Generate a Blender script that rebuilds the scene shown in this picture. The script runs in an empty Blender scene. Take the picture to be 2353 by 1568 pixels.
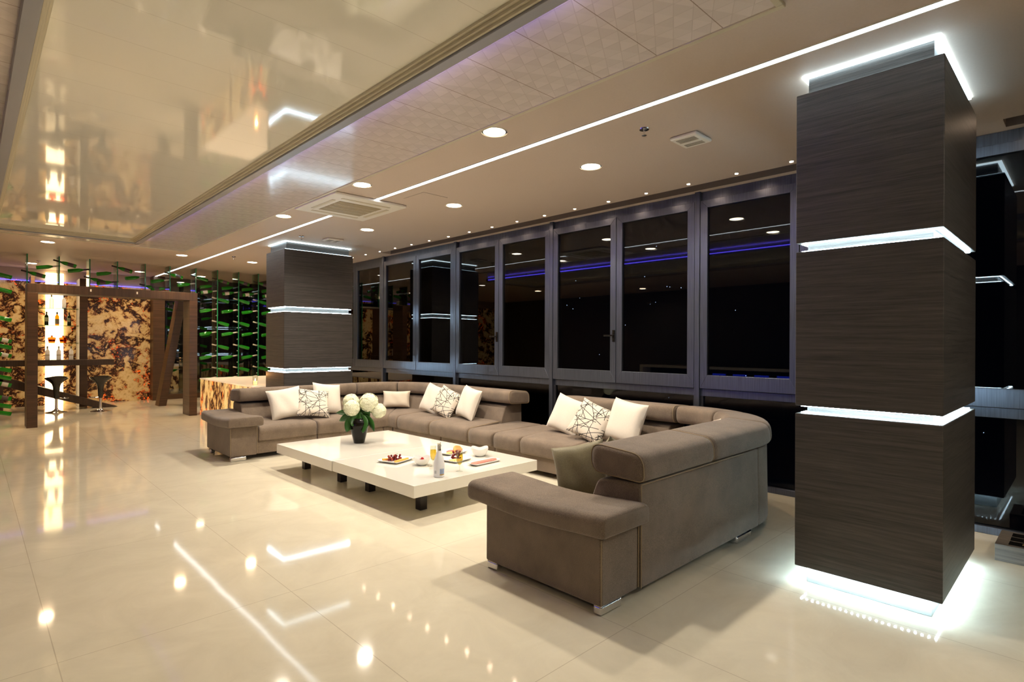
import bpy, bmesh, math, random
from mathutils import Vector, Matrix, Euler
PI = math.pi
col = bpy.context.scene.collection
SC = bpy.context.scene
ORD = ['topmost', 'second', 'third', 'fourth', 'fifth', 'sixth', 'seventh', 'eighth', 'ninth', 'tenth', 'eleventh', 'twelfth', 'thirteenth', 'fourteenth', 'fifteenth', 'sixteenth', 'seventeenth']
H = 3.2          # ceiling height
XW = 5.87        # window plane

# ------------------------------------------------------------------ materials
def newmat(name):
    m = bpy.data.materials.new(name); m.use_nodes = True
    nt = m.node_tree; b = nt.nodes['Principled BSDF']
    return m, nt, b
def P(name, c, rough=.5, metal=0, spec=.5, emit=None, es=0, trans=0, ior=1.5, coat=0, sheen=0):
    m, nt, b = newmat(name)
    b.inputs['Base Color'].default_value = (*c, 1); b.inputs['Roughness'].default_value = rough
    b.inputs['Metallic'].default_value = metal; b.inputs['Specular IOR Level'].default_value = spec
    b.inputs['IOR'].default_value = ior; b.inputs['Transmission Weight'].default_value = trans
    b.inputs['Coat Weight'].default_value = coat; b.inputs['Coat Roughness'].default_value = .03
    b.inputs['Sheen Weight'].default_value = sheen
    if emit: b.inputs['Emission Color'].default_value = (*emit, 1); b.inputs['Emission Strength'].default_value = es
    return m
def coords(nt, scale=(1, 1, 1), rot=(0, 0, 0), kind='Object', loc=(0, 0, 0)):
    t = nt.nodes.new('ShaderNodeTexCoord'); mp = nt.nodes.new('ShaderNodeMapping')
    mp.inputs['Scale'].default_value = scale; mp.inputs['Rotation'].default_value = rot; mp.inputs['Location'].default_value = loc
    nt.links.new(t.outputs[kind], mp.inputs[0]); return mp.outputs[0]
def noise(nt, vec, scale=5, detail=4, rough=.5, dist=0):
    n = nt.nodes.new('ShaderNodeTexNoise'); n.inputs['Scale'].default_value = scale; n.inputs['Detail'].default_value = detail
    n.inputs['Roughness'].default_value = rough; n.inputs['Distortion'].default_value = dist
    nt.links.new(vec, n.inputs['Vector']); return n
def ramp(nt, fac, stops, interp='LINEAR'):
    r = nt.nodes.new('ShaderNodeValToRGB'); r.color_ramp.interpolation = interp
    e = r.color_ramp.elements
    e[0].position = stops[0][0]; e[0].color = (*stops[0][1], 1); e[1].position = stops[1][0]; e[1].color = (*stops[1][1], 1)
    for p, c in stops[2:]:
        x = e.new(p); x.color = (*c, 1)
    nt.links.new(fac, r.inputs[0]); return r.outputs[0]
def math_(nt, op, a, b=None, clamp=False):
    n = nt.nodes.new('ShaderNodeMath'); n.operation = op; n.use_clamp = clamp
    for i, v in enumerate((a, b)):
        if v is None: continue
        if isinstance(v, (int, float)): n.inputs[i].default_value = v
        else: nt.links.new(v, n.inputs[i])
    return n.outputs[0]
def mixc(nt, f, a, b):
    n = nt.nodes.new('ShaderNodeMix'); n.data_type = 'RGBA'
    for s, v in ((0, f), (6, a), (7, b)):
        if isinstance(v, (int, float)): n.inputs[s].default_value = v
        elif isinstance(v, tuple): n.inputs[s].default_value = (*v, 1)
        else: nt.links.new(v, n.inputs[s])
    return n.outputs[2]
def bump(nt, b, h, strength=.2, dist=.01):
    n = nt.nodes.new('ShaderNodeBump'); n.inputs['Strength'].default_value = strength; n.inputs['Distance'].default_value = dist
    nt.links.new(h, n.inputs['Height']); nt.links.new(n.outputs[0], b.inputs['Normal'])
def wood(name, c1, c2, scale=(1.3, 1.3, 55), rough=.42):
    m, nt, b = newmat(name)
    v = coords(nt, scale); n = noise(nt, v, 1.0, 8, .68, .6)
    v2 = coords(nt, tuple(s * 3.3 for s in scale), loc=(3, 1, 2)); n2 = noise(nt, v2, 1.3, 5, .6)
    f = math_(nt, 'ADD', math_(nt, 'MULTIPLY', n.outputs['Fac'], .62), math_(nt, 'MULTIPLY', n2.outputs['Fac'], .38))
    nt.links.new(ramp(nt, f, [(.33, c1), (.68, c2)]), b.inputs['Base Color'])
    b.inputs['Roughness'].default_value = rough; bump(nt, b, f, .35, .004); return m
M = {}
M['pillar_wood'] = wood('grey_brown_wood', (.020, .018, .017), (.108, .094, .082))
M['portal_wood'] = wood('walnut_wood', (.030, .015, .007), (.125, .066, .034), (.6, .6, 26), .4)
M['beam_wood'] = wood('walnut_beam_wood', (.026, .014, .008), (.095, .054, .031), (26, 26, .6), .4)
M['plinth_wood'] = wood('plinth_wood', (.06, .055, .05), (.26, .22, .18), (60, 1.5, 60), .4)
M['white_lacquer'] = P('white_lacquer', (.83, .81, .73), .08, coat=.5)
M['white'] = P('white_plastic', (.82, .79, .72), .35)
M['porcelain'] = P('porcelain', (.86, .85, .82), .12, coat=.4)
M['chrome'] = P('chrome', (.85, .85, .86), .12, 1)
M['dark_metal'] = P('dark_metal', (.05, .045, .04), .35, .6)
M['black'] = P('black_gloss', (.012, .011, .010), .1, coat=.3)
M['black_matt'] = P('black_matt', (.012, .012, .013), .6)
M['alu_cream'] = P('cream_moulding', (.62, .56, .42), .3)
M['alu_grey'] = P('grey_fascia', (.33, .34, .38), .35, .2)
M['led_white'] = P('led_white', (.9, .95, 1), .5, emit=(.86, .95, 1), es=7)
M['led_ice'] = P('led_ice', (.9, .95, 1), .5, emit=(.62, .86, 1), es=42)
M['led_soft'] = P('led_soft', (.9, .95, 1), .5, emit=(.62, .86, 1), es=9)
M['led_top'] = P('led_top', (.9, .95, 1), .5, emit=(.70, .90, 1), es=9)
M['led_blue'] = P('led_blue', (.1, .1, 1), .5, emit=(.12, .08, 1), es=10)
M['lamp'] = P('lamp_disc', (1, .9, .7), .5, emit=(1, .86, .64), es=26)
M['star_lamp'] = P('star_lamp', (1, .8, .6), .5, emit=(1, .72, .5), es=130)
M['white_panel'] = P('backlit_panel', (1, .9, .7), .5, emit=(1, .74, .40), es=4.2)
M['flame'] = P('flame', (1, .6, .2), .5, emit=(1, .5, .16), es=30)
M['wax'] = P('wax', (.9, .7, .5), .5, emit=(1, .45, .15), es=1.5)
M['black_glass'] = P('dark_mirror_glass', (.004, .004, .005), .02, spec=.9, ior=1.9)
M['candle_glass'] = None
M['seal_grey'] = P('seal', (.02, .02, .025), .5)
M['ceramic_black'] = P('vase_glaze', (.008, .006, .004), .05, spec=.22)
M['leaf'] = P('leaf_green', (.025, .095, .014), .35)
M['stem'] = P('stem_green', (.10, .2, .04), .5)
M['petal'] = P('petal_cream', (.92, .92, .70), .7)
M['grape'] = P('grape_red', (.16, .012, .014), .15)
M['grape_light'] = P('grape_pink', (.35, .05, .03), .2)
M['cheese'] = P('cheese_orange', (.90, .42, .07), .4)
M['cheese_yellow'] = P('cheese_yellow', (.88, .70, .25), .4)
M['berry'] = P('berry_sauce', (.4, .02, .02), .15)
M['melon'] = P('melon_orange', (.92, .38, .13), .35)
M['salami'] = None
M['paper_white'] = P('bottle_white', (.80, .81, .84), .25, coat=.3)
M['label_blue'] = P('label_blue', (.20, .34, .62), .5)
M['label_gold'] = P('label_gold', (.55, .33, .06), .3, .5)
M['label_grey'] = P('label_grey', (.45, .47, .5), .5)
M['foil_silver'] = P('foil_silver', (.7, .68, .6), .25, .8)
M['foil_pale'] = P('foil_pale', (.74, .68, .55), .35, .2)
M['foil_dark'] = P('foil_dark', (.05, .03, .03), .3, .2)
M['label_cream'] = P('label_cream', (.66, .60, .48), .5)
M['label_dark'] = P('label_dark', (.10, .07, .06), .5)
M['label_tan'] = P('label_tan', (.45, .36, .30), .5)
M['wine_dark'] = P('wine_dark', (.02, .03, .015), .08, coat=.4)
M['spirit_amber'] = P('spirit_amber', (.75, .33, .03), .08, coat=.4)
M['spirit_orange'] = P('spirit_orange', (.75, .16, .03), .08, coat=.4)
M['gold'] = P('gold_print', (.8, .6, .25), .3, .6)
M['champagne'] = None
M['green_edge'] = P('green_glass_edge', (.02, .22, .08), .1, coat=.3)
M['counter_top'] = P('counter_top', (.86, .76, .62), .15, emit=(1, .70, .42), es=.35)
M['blue_panel'] = P('blue_lit_panel', (.02, .03, .6), .5, emit=(.03, .06, 1), es=1.5)
M['leather_dark'] = P('leather_dark', (.03, .028, .026), .45)
M['groove_dark'] = P('groove_dark', (.38, .35, .30), .6)

# glass: transparent sheet that mirrors by angle
def sheet_glass(name, tint, ior, mult, rough=0.0, thin=False):
    m = bpy.data.materials.new(name); m.use_nodes = True; nt = m.node_tree; nt.nodes.clear()
    o = nt.nodes.new('ShaderNodeOutputMaterial'); mx = nt.nodes.new('ShaderNodeMixShader')
    t = nt.nodes.new('ShaderNodeBsdfTransparent'); t.inputs[0].default_value = (*tint, 1)
    g = nt.nodes.new('ShaderNodeBsdfGlossy'); g.inputs['Roughness'].default_value = rough
    if thin:
        f = nt.nodes.new('ShaderNodeLayerWeight'); f.inputs[0].default_value = .5
        fac = math_(nt, 'ADD', math_(nt, 'MULTIPLY', math_(nt, 'POWER', f.outputs['Facing'], 4), .45), .04)
    else:
        f = nt.nodes.new('ShaderNodeFresnel'); f.inputs[0].default_value = ior; fac = f.outputs[0]
    nt.links.new(math_(nt, 'MULTIPLY', fac, mult, True), mx.inputs[0])
    nt.links.new(t.outputs[0], mx.inputs[1]); nt.links.new(g.outputs[0], mx.inputs[2]); nt.links.new(mx.outputs[0], o.inputs[0]); return m
M['pane'] = sheet_glass('window_glass', (.25, .27, .3), 1.5, 1.3)
M['fin_glass'] = sheet_glass('fin_glass', (.80, .95, .84), 1.5, .9)
M['clear'] = sheet_glass('clear_glass', (.93, .95, .92), 1.45, 1.4, thin=True)
def frosted():
    m, nt, b = newmat('frosted_bottle_glass'); b.inputs['Base Color'].default_value = (.85, .87, .9, 1); b.inputs['Roughness'].default_value = .2
    tr = nt.nodes.new('ShaderNodeBsdfTranslucent'); tr.inputs[0].default_value = (.95, .95, .97, 1); mx = nt.nodes.new('ShaderNodeMixShader'); mx.inputs[0].default_value = .85
    nt.links.new(b.outputs[0], mx.inputs[1]); nt.links.new(tr.outputs[0], mx.inputs[2]); nt.links.new(mx.outputs[0], nt.nodes['Material Output'].inputs[0]); return m
M['frost'] = frosted()
M['spirit_amber'] = sheet_glass('amber_spirit', (.62, .30, .03), 1.4, .7, thin=True)
M['spirit_orange'] = sheet_glass('orange_spirit', (.85, .28, .08), 1.4, .7, thin=True)
M['champagne'] = sheet_glass('champagne_wine', (.93, .76, .22), 1.33, .8, thin=True)
M['shelf_glass'] = sheet_glass('shelf_glass', (.45, .62, .48), 1.5, .8)

def green_bottle():
    m, nt, b = newmat('bottle_green'); out = nt.nodes['Material Output']
    b.inputs['Base Color'].default_value = (.02, .30, .02, 1); b.inputs['Roughness'].default_value = .04; b.inputs['Coat Weight'].default_value = 1; b.inputs['Transmission Weight'].default_value = .5
    tr = nt.nodes.new('ShaderNodeBsdfTranslucent'); tr.inputs[0].default_value = (.16, .95, .05, 1)
    mx = nt.nodes.new('ShaderNodeMixShader'); mx.inputs[0].default_value = .34
    nt.links.new(b.outputs[0], mx.inputs[1]); nt.links.new(tr.outputs[0], mx.inputs[2]); nt.links.new(mx.outputs[0], out.inputs[0]); return m
M['bottle_green'] = green_bottle()

def floor_mat():
    m, nt, b = newmat('polished_cream_tile')
    v = coords(nt, (1, 1, 1))
    n = noise(nt, v, 2.2, 7, .65, 1.0); c = ramp(nt, n.outputs['Fac'], [(.3, (.70, .64, .495)), (.7, (.80, .74, .58))])
    n3 = noise(nt, coords(nt, (3, 14, 1), (0, 0, .5)), 3, 6, .7, 1.5)
    c = mixc(nt, math_(nt, 'MULTIPLY', math_(nt, 'GREATER_THAN', n3.outputs['Fac'], .66), .10), c, (.45, .37, .26))
    sx = nt.nodes.new('ShaderNodeSeparateXYZ'); nt.links.new(coords(nt), sx.inputs[0])
    def line(sock, off, per):
        t = math_(nt, 'SUBTRACT', sock, off); t = math_(nt, 'DIVIDE', t, per); t = math_(nt, 'FRACT', math_(nt, 'ADD', t, 100))
        return math_(nt, 'LESS_THAN', t, .0045 / per)
    j = math_(nt, 'MAXIMUM', line(sx.outputs[0], .30, 1.10), line(sx.outputs[1], .07, 1.64))
    c = mixc(nt, math_(nt, 'MULTIPLY', j, .38), c, (.30, .22, .13))
    nt.links.new(c, b.inputs['Base Color']); b.inputs['Roughness'].default_value = .06; b.inputs['Specular IOR Level'].default_value = .30
    n2 = noise(nt, v, 1.3, 2, .5); bump(nt, b, n2.outputs['Fac'], .05, .02)
    return m
M['floor'] = floor_mat()
def paint(name, c):
    m, nt, b = newmat(name); n = noise(nt, coords(nt), 60, 3)
    nt.links.new(ramp(nt, n.outputs['Fac'], [(.3, tuple(x * .96 for x in c)), (.7, c)]), b.inputs['Base Color'])
    b.inputs['Roughness'].default_value = .55; bump(nt, b, n.outputs['Fac'], .04, .002); return m
M['ceiling'] = paint('ceiling_paint', (.60, .495, .415))
M['wall'] = paint('dark_wall', (.09, .075, .062))
def tray_mat():
    m, nt, b = newmat('gloss_ceiling_panel')
    sx = nt.nodes.new('ShaderNodeSeparateXYZ'); nt.links.new(coords(nt), sx.inputs[0])
    t = math_(nt, 'FRACT', math_(nt, 'ADD', math_(nt, 'DIVIDE', math_(nt, 'SUBTRACT', sx.outputs[1], 1.77), .40), 100))
    j = math_(nt, 'LESS_THAN', t, .012)
    c = mixc(nt, math_(nt, 'MULTIPLY', j, .35), (.88, .85, .73), (.50, .45, .34))
    nt.links.new(c, b.inputs['Base Color']); b.inputs['Roughness'].default_value = .06; b.inputs['Coat Weight'].default_value = .4
    b.inputs['Coat Roughness'].default_value = .03
    n = noise(nt, coords(nt, (1.0, 60, 1)), 1.0, 3); s = math_(nt, 'ABSOLUTE', math_(nt, 'SUBTRACT', t, .5))
    h = math_(nt, 'ADD', math_(nt, 'MULTIPLY', n.outputs['Fac'], .12), math_(nt, 'MULTIPLY', math_(nt, 'GREATER_THAN', s, .47), -.6))
    bump(nt, b, h, .06, .004); return m
M['tray'] = tray_mat()
def rhombus_mat():
    m, nt, b = newmat('rhombus_pattern_panel')
    # tumbling-block look: two skewed checker fields give three greys per block
    sx = nt.nodes.new('ShaderNodeSeparateXYZ'); nt.links.new(coords(nt), sx.inputs[0])
    X, Y = sx.outputs[0], sx.outputs[1]
    S = 9.0
    q = math_(nt, 'MULTIPLY', X, S * 1.1547); a = math_(nt, 'ADD', math_(nt, 'MULTIPLY', Y, S), math_(nt, 'MULTIPLY', q, .5)); c_ = math_(nt, 'SUBTRACT', a, q)
    def fr(s): return math_(nt, 'FRACT', math_(nt, 'ADD', s, 200))
    def ln(s): return math_(nt, 'LESS_THAN', fr(s), .05)
    def fl(s): return math_(nt, 'FLOOR', math_(nt, 'ADD', s, 200))
    k = math_(nt, 'MODULO', math_(nt, 'ADD', math_(nt, 'ADD', fl(q), fl(a)), fl(c_)), 3)
    c = ramp(nt, math_(nt, 'DIVIDE', k, 3), [(.0, (.72, .635, .59)), (.3, (.75, .665, .62)), (.62, (.78, .69, .645))], 'CONSTANT')
    l = math_(nt, 'MAXIMUM', ln(q), ln(c_))
    c = mixc(nt, math_(nt, 'MULTIPLY', l, .25), c, (.42, .33, .29))
    t = math_(nt, 'FRACT', math_(nt, 'ADD', math_(nt, 'DIVIDE', math_(nt, 'SUBTRACT', Y, 1.77), .40), 100))
    c = mixc(nt, math_(nt, 'MULTIPLY', math_(nt, 'LESS_THAN', t, .014), .7), c, (.25, .16, .10))
    nt.links.new(c, b.inputs['Base Color']); b.inputs['Roughness'].default_value = .16; b.inputs['Coat Weight'].default_value = .45; b.inputs['Coat Roughness'].default_value = .1
    n = noise(nt, coords(nt, (2, 30, 1)), 1, 3); bump(nt, b, n.outputs['Fac'], .1, .004); return m
M['rhombus'] = rhombus_mat()
def onyx(name, scale, es, stretch=(1, 1, 1)):
    m, nt, b = newmat(name)
    v = coords(nt, stretch)
    w = noise(nt, v, scale * .9, 3, .5); 
    vm = nt.nodes.new('ShaderNodeVectorMath'); vm.operation = 'MULTIPLY_ADD'; nt.links.new(w.outputs['Color'], vm.inputs[0]); vm.inputs[1].default_value = (.38, .38, .38); nt.links.new(v, vm.inputs[2])
    n = noise(nt, vm.outputs[0], scale * 1.5, 10, .66, .25)
    n2 = noise(nt, v, scale * 5, 6, .7, .3)
    f = math_(nt, 'ADD', n.outputs['Fac'], math_(nt, 'MULTIPLY', math_(nt, 'SUBTRACT', n2.outputs['Fac'], .5), .26))
    c = ramp(nt, f, [(.28, (.42, .26, .09)), (.38, (.66, .50, .27)), (.475, (.55, .37, .16)), (.515, (.20, .075, .03)), (.54, (.035, .014, .010)), (.595, (.022, .010, .008)), (.625, (.36, .19, .06)), (.68, (.62, .46, .24))])
    r = noise(nt, v, scale * .75, 3, .5); 
    spot = math_(nt, 'MULTIPLY', math_(nt, 'SUBTRACT', r.outputs['Fac'], .52), 9, True)
    vein = ramp(nt, f, [(.50, (0, 0, 0)), (.525, (1, 1, 1)), (.55, (0, 0, 0))])
    r2 = noise(nt, v, scale * 9, 3, .6)
    red = math_(nt, 'MULTIPLY', math_(nt, 'MULTIPLY', spot, vein), math_(nt, 'MULTIPLY', math_(nt, 'SUBTRACT', r2.outputs['Fac'], .46), 8, True))
    nt.links.new(c, b.inputs['Base Color']); b.inputs['Roughness'].default_value = .15
    em = nt.nodes.new('ShaderNodeVectorMath'); em.operation = 'MULTIPLY'; nt.links.new(c, em.inputs[0]); em.inputs[1].default_value = (1, .84, .56)
    e2 = mixc(nt, red, em.outputs[0], (10.0, 1.1, .07))
    nt.links.new(e2, b.inputs['Emission Color']); b.inputs['Emission Strength'].default_value = es
    return m
M['onyx'] = onyx('backlit_onyx', 2.3, .21)
M['onyx_low'] = onyx('backlit_onyx_counter', 2.8, .9, (1, 1, .45))
def fabric(name, c, s=1.0, k0=.42, k1=1.5):
    m, nt, b = newmat(name); v = coords(nt)
    n = noise(nt, coords(nt, (1, 1, 2.2)), 260 * s, 2, .8); n2 = noise(nt, v, 5, 3, .6)
    f = math_(nt, 'ADD', math_(nt, 'MULTIPLY', n.outputs['Fac'], .8), math_(nt, 'MULTIPLY', n2.outputs['Fac'], .2))
    nt.links.new(ramp(nt, f, [(.36, tuple(x * k0 for x in c)), (.64, tuple(x * k1 for x in c))]), b.inputs['Base Color'])
    b.inputs['Roughness'].default_value = .92; b.inputs['Specular IOR Level'].default_value = .15; b.inputs['Sheen Weight'].default_value = .25
    n3 = noise(nt, v, 9, 3, .5); bump(nt, b, math_(nt, 'ADD', math_(nt, 'MULTIPLY', n.outputs['Fac'], .25), n3.outputs['Fac']), .3, .008); return m
M['sofa'] = fabric('taupe_fabric', (.20, .153, .114))
M['sofa_piping'] = P('tan_piping', (.33, .25, .15), .8)
M['pillow_white'] = fabric('white_satin', (.76, .70, .61), .4, .95, 1.03)
M['pillow_olive'] = fabric('olive_satin', (.25, .22, .13), .4, .85, 1.1)
M['pillow_olive'].node_tree.nodes['Principled BSDF'].inputs['Roughness'].default_value = .45
def lines_fabric():
    m, nt, b = newmat('line_print_fabric'); v = coords(nt); sx = nt.nodes.new('ShaderNodeSeparateXYZ'); nt.links.new(v, sx.inputs[0]); rr_ = random.Random(12); tot = None
    for k in range(13):
        a = PI * k / 13 + rr_.uniform(-.12, .12); f = rr_.uniform(3.6, 6.0)
        t = math_(nt, 'ADD', math_(nt, 'MULTIPLY', sx.outputs[0], math.cos(a) * f), math_(nt, 'MULTIPLY', sx.outputs[2], math.sin(a) * f))
        t = math_(nt, 'FRACT', math_(nt, 'ADD', t, 50 + rr_.random())); l = math_(nt, 'LESS_THAN', t, .0064 * f)
        n = noise(nt, coords(nt, (1, .01, 1), loc=(k * 3.1, k * 1.7, k)), 7, 0); l = math_(nt, 'MULTIPLY', l, math_(nt, 'GREATER_THAN', n.outputs['Fac'], .44))
        tot = l if tot is None else math_(nt, 'MAXIMUM', tot, l)
    nt.links.new(mixc(nt, tot, (.72, .65, .55), (.012, .011, .010)), b.inputs['Base Color']); b.inputs['Roughness'].default_value = .8
    return m
M['pillow_lines'] = lines_fabric()
def dots_fabric():
    m, nt, b = newmat('dotted_fabric')
    x = nt.nodes.new('ShaderNodeTexVoronoi'); x.voronoi_dimensions = '2D'; x.inputs['Scale'].default_value = 70; x.inputs['Randomness'].default_value = 0
    nt.links.new(coords(nt, (1, 1, 1), (PI / 2, 0, .78)), x.inputs['Vector'])
    nt.links.new(mixc(nt, math_(nt, 'LESS_THAN', x.outputs['Distance'], .3), (.78, .70, .58), (.42, .32, .22)), b.inputs['Base Color']); b.inputs['Roughness'].default_value = .7; return m
M['pillow_dots'] = dots_fabric()
def salami():
    m, nt, b = newmat('salami'); n = noise(nt, coords(nt), 300, 3)
    nt.links.new(ramp(nt, n.outputs['Fac'], [(.45, (.62, .13, .09)), (.6, (.85, .45, .36))]), b.inputs['Base Color']); b.inputs['Roughness'].default_value = .3; return m
M['salami'] = salami()
def alu():
    m, nt, b = newmat('anodised_aluminium'); n = noise(nt, coords(nt, (40, 40, 1)), 3, 2)
    nt.links.new(ramp(nt, n.outputs['Fac'], [(.3, (.125, .14, .175)), (.7, (.18, .20, .25))]), b.inputs['Base Color'])
    b.inputs['Metallic'].default_value = .9; b.inputs['Roughness'].default_value = .34; return m
M['alu'] = alu()
M['plinth_light'] = P('plinth_acrylic', (.85, .95, .98), .25)

# ------------------------------------------------------------------ mesh helpers
class MB:
    def __init__(s): s.v = []; s.f = []
    def add(s, v, f):
        n = len(s.v); s.v += [tuple(p) for p in v]; s.f += [tuple(i + n for i in q) for q in f]; return s
    def box(s, x0, x1, y0, y1, z0, z1):
        v = [(x, y, z) for z in (z0, z1) for y in (y0, y1) for x in (x0, x1)]
        return s.add(v, [(0, 2, 3, 1), (4, 5, 7, 6), (0, 1, 5, 4), (2, 6, 7, 3), (0, 4, 6, 2), (1, 3, 7, 5)])
    def prism(s, pts, axis, a, b):        # pts 2D polygon, extruded along axis
        def mk(p, t): return {'x': (t, p[0], p[1]), 'y': (p[0], t, p[1]), 'z': (p[0], p[1], t)}[axis]
        n = len(pts); v = [mk(p, a) for p in pts] + [mk(p, b) for p in pts]
        return s.add(v, [tuple(range(n))[::-1], tuple(range(n, 2 * n))] + [(i, (i + 1) % n, n + (i + 1) % n, n + i) for i in range(n)])
    def lathe(s, prof, n=24, c=(0, 0, 0), cap=True):
        v = []; f = []
        for r, z in prof:
            for i in range(n):
                a = 2 * PI * i / n; v.append((c[0] + r * math.cos(a), c[1] + r * math.sin(a), c[2] + z))
        for k in range(len(prof) - 1):
            for i in range(n): f.append((k * n + i, k * n + (i + 1) % n, (k + 1) * n + (i + 1) % n, (k + 1) * n + i))
        if cap: f.append(tuple(range(n))[::-1]); f.append(tuple((len(prof) - 1) * n + i for i in range(n)))
        return s.add(v, f)
    def tube(s, pts, r, n=8, taper=1.0):
        pts = [Vector(p) for p in pts]; v = []; f = []; m = len(pts)
        for k, p in enumerate(pts):
            t = (pts[min(k + 1, m - 1)] - pts[max(k - 1, 0)]).normalized()
            a = t.orthogonal().normalized() if k == 0 else (s_a - t * s_a.dot(t)).normalized()
            s_a = a; b_ = t.cross(a); rr = r * (1 + (taper - 1) * k / max(1, m - 1))
            for i in range(n):
                q = 2 * PI * i / n; v.append(tuple(p + a * math.cos(q) * rr + b_ * math.sin(q) * rr))
        for k in range(m - 1):
            for i in range(n): f.append((k * n + i, k * n + (i + 1) % n, (k + 1) * n + (i + 1) % n, (k + 1) * n + i))
        f.append(tuple(range(n))[::-1]); f.append(tuple((m - 1) * n + i for i in range(n))); return s.add(v, f)
    def sphere(s, c, r, n=12, m=8, sc=(1, 1, 1)):
        prof = [(math.sin(PI * k / m), -math.cos(PI * k / m)) for k in range(m + 1)]
        v = []; f = []
        for a_, z in prof:
            for i in range(n):
                a = 2 * PI * i / n; v.append((c[0] + r * sc[0] * a_ * math.cos(a), c[1] + r * sc[1] * a_ * math.sin(a), c[2] + r * sc[2] * z))
        for k in range(m):
            for i in range(n): f.append((k * n + i, k * n + (i + 1) % n, (k + 1) * n + (i + 1) % n, (k + 1) * n + i))
        return s.add(v, f)
    def build(s, name, mat, parent=None, bevel=0, smooth=False, seg=3, M4=None, merge=False):
        me = bpy.data.meshes.new(name); me.from_pydata(s.v, [], s.f); me.validate()
        bm = bmesh.new(); bm.from_mesh(me)
        if merge: bmesh.ops.remove_doubles(bm, verts=bm.verts, dist=1e-5)
        bmesh.ops.recalc_face_normals(bm, faces=bm.faces); bm.to_mesh(me); bm.free()
        if M4 is not None: me.transform(M4)
        me.materials.append(M[mat] if isinstance(mat, str) else mat)
        if smooth or bevel:
            for p in me.polygons: p.use_smooth = True
            try: me.set_sharp_from_angle(angle=math.radians(42))
            except Exception: pass
        o = bpy.data.objects.new(name, me); col.objects.link(o)
        if bevel:
            b = o.modifiers.new('b', 'BEVEL'); b.width = bevel; b.segments = seg; b.limit_method = 'ANGLE'; b.angle_limit = math.radians(40); b.harden_normals = True
        if parent is not None:
            o.parent = parent
            o.matrix_parent_inverse = Matrix.Translation(-parent.location) if parent.type == 'EMPTY' else Matrix.Identity(4)
        return o
def tag(o, label=None, cat=None, group=None, kind=None):
    for k, v in (('label', label), ('category', cat), ('group', group), ('kind', kind)):
        if v: o[k] = v
    return o
def thing(name, label, cat, loc, group=None, kind=None):
    o = bpy.data.objects.new(name, None); col.objects.link(o); o.location = loc; o.empty_display_size = .1
    return tag(o, label, cat, group, kind)
def kids(o): return [c for c in bpy.data.objects if c.parent is o]
def dup(o, parent=None):
    c = o.copy(); col.objects.link(c); c.parent = parent
    for k in kids(o): dup(k, c)
    return c
def struct(o): o['kind'] = 'structure'; return o

# ------------------------------------------------------------------ shell
struct(MB().box(-4.2, 5.95, -5, 17.4, -.12, 0).build('floor', 'floor'))
ce = MB(); ce.box(5.54, 5.56, -5, 9.3, H + .12, H + .25); ce.box(5.78, 5.80, -5, 9.3, H + .12, H + .25)
TX0, TX1, TY1 = .25, 1.95, 10.9
ce.box(-4.2, 5.56, -5, 17.4, H, H + .12)
ce.box(5.78, 5.95, -5, 17.4, H, H + .12)
ce.box(5.56, 5.78, .47, 1.55, H, H + .12); ce.box(5.56, 5.78, 9.3, 17.4, H, H + .12)
ce.box(5.56, 5.78, -5, .47, H + .22, H + .25); ce.box(5.56, 5.78, 1.55, 9.3, H + .22, H + .25)
struct(ce.build('ceiling', 'ceiling'))
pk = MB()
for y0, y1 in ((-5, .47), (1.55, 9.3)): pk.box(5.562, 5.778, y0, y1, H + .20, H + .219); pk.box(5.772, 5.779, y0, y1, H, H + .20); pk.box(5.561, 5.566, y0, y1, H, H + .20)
struct(pk.build('trim_pocket_shade', P('pocket_shade_lining', (.16, .12, .10), .7)))  # dark colour stands in for the shade inside the ceiling pocket
struct(MB().box(-4.32, -4.2, -5, 17.4, 0, H).build('wall_left', 'wall'))
struct(MB().box(-4.2, 5.95, -5.12, -5, 0, H).build('wall_near', 'wall'))
# gloss tray + patterned band
struct(MB().box(TX0, TX1, -3, TY1, H - .012, H).build('ceiling_gloss_panel', 'tray'))
bd = MB().box(2.02, 2.88, 1.10, 11.72, H - .012, H); bd.box(-.6, .18, -3, 11.72, H - .012, H); bd.box(.18, 2.02, 10.98, 11.72, H - .012, H)

struct(bd.build('ceiling_pattern_panel', 'rhombus'))
struct(MB().box(2.88, 2.915, 1.065, 11.755, H - .02, H).box(2.02, 2.88, 1.065, 1.10, H - .02, H).box(-.635, 2.915, 11.72, 11.755, H - .02, H).build('trim_1', 'alu_cream', bevel=.004))
fa = MB().box(1.95, 2.02, -3, 10.98, H - .085, H).box(.18, .25, -3, 10.98, H - .085, H).box(.18, 2.02, 10.91, 10.98, H - .085, H)
struct(fa.build('trim_2', 'alu_grey', bevel=.003))
mo = MB()
for k, (w, z) in enumerate(((.016, .07), (.030, .05), (.046, .03))):
    mo.box(1.95 - w, 1.95, -3, 10.91, H - z, H); mo.box(.25, .25 + w, -3, 10.91, H - z, H); mo.box(.25, 1.95, 10.91 - w, 10.91, H - z, H)
struct(mo.build('trim_3', 'alu_cream', bevel=.004))
bl = MB().box(2.022, 2.03, 1.5, 10.9, H - .055, H - .04).build('ceiling_led_strip', 'led_blue'); tag(bl, 'blue light strip hidden along the window side of the ceiling fascia', 'light strip')
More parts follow.
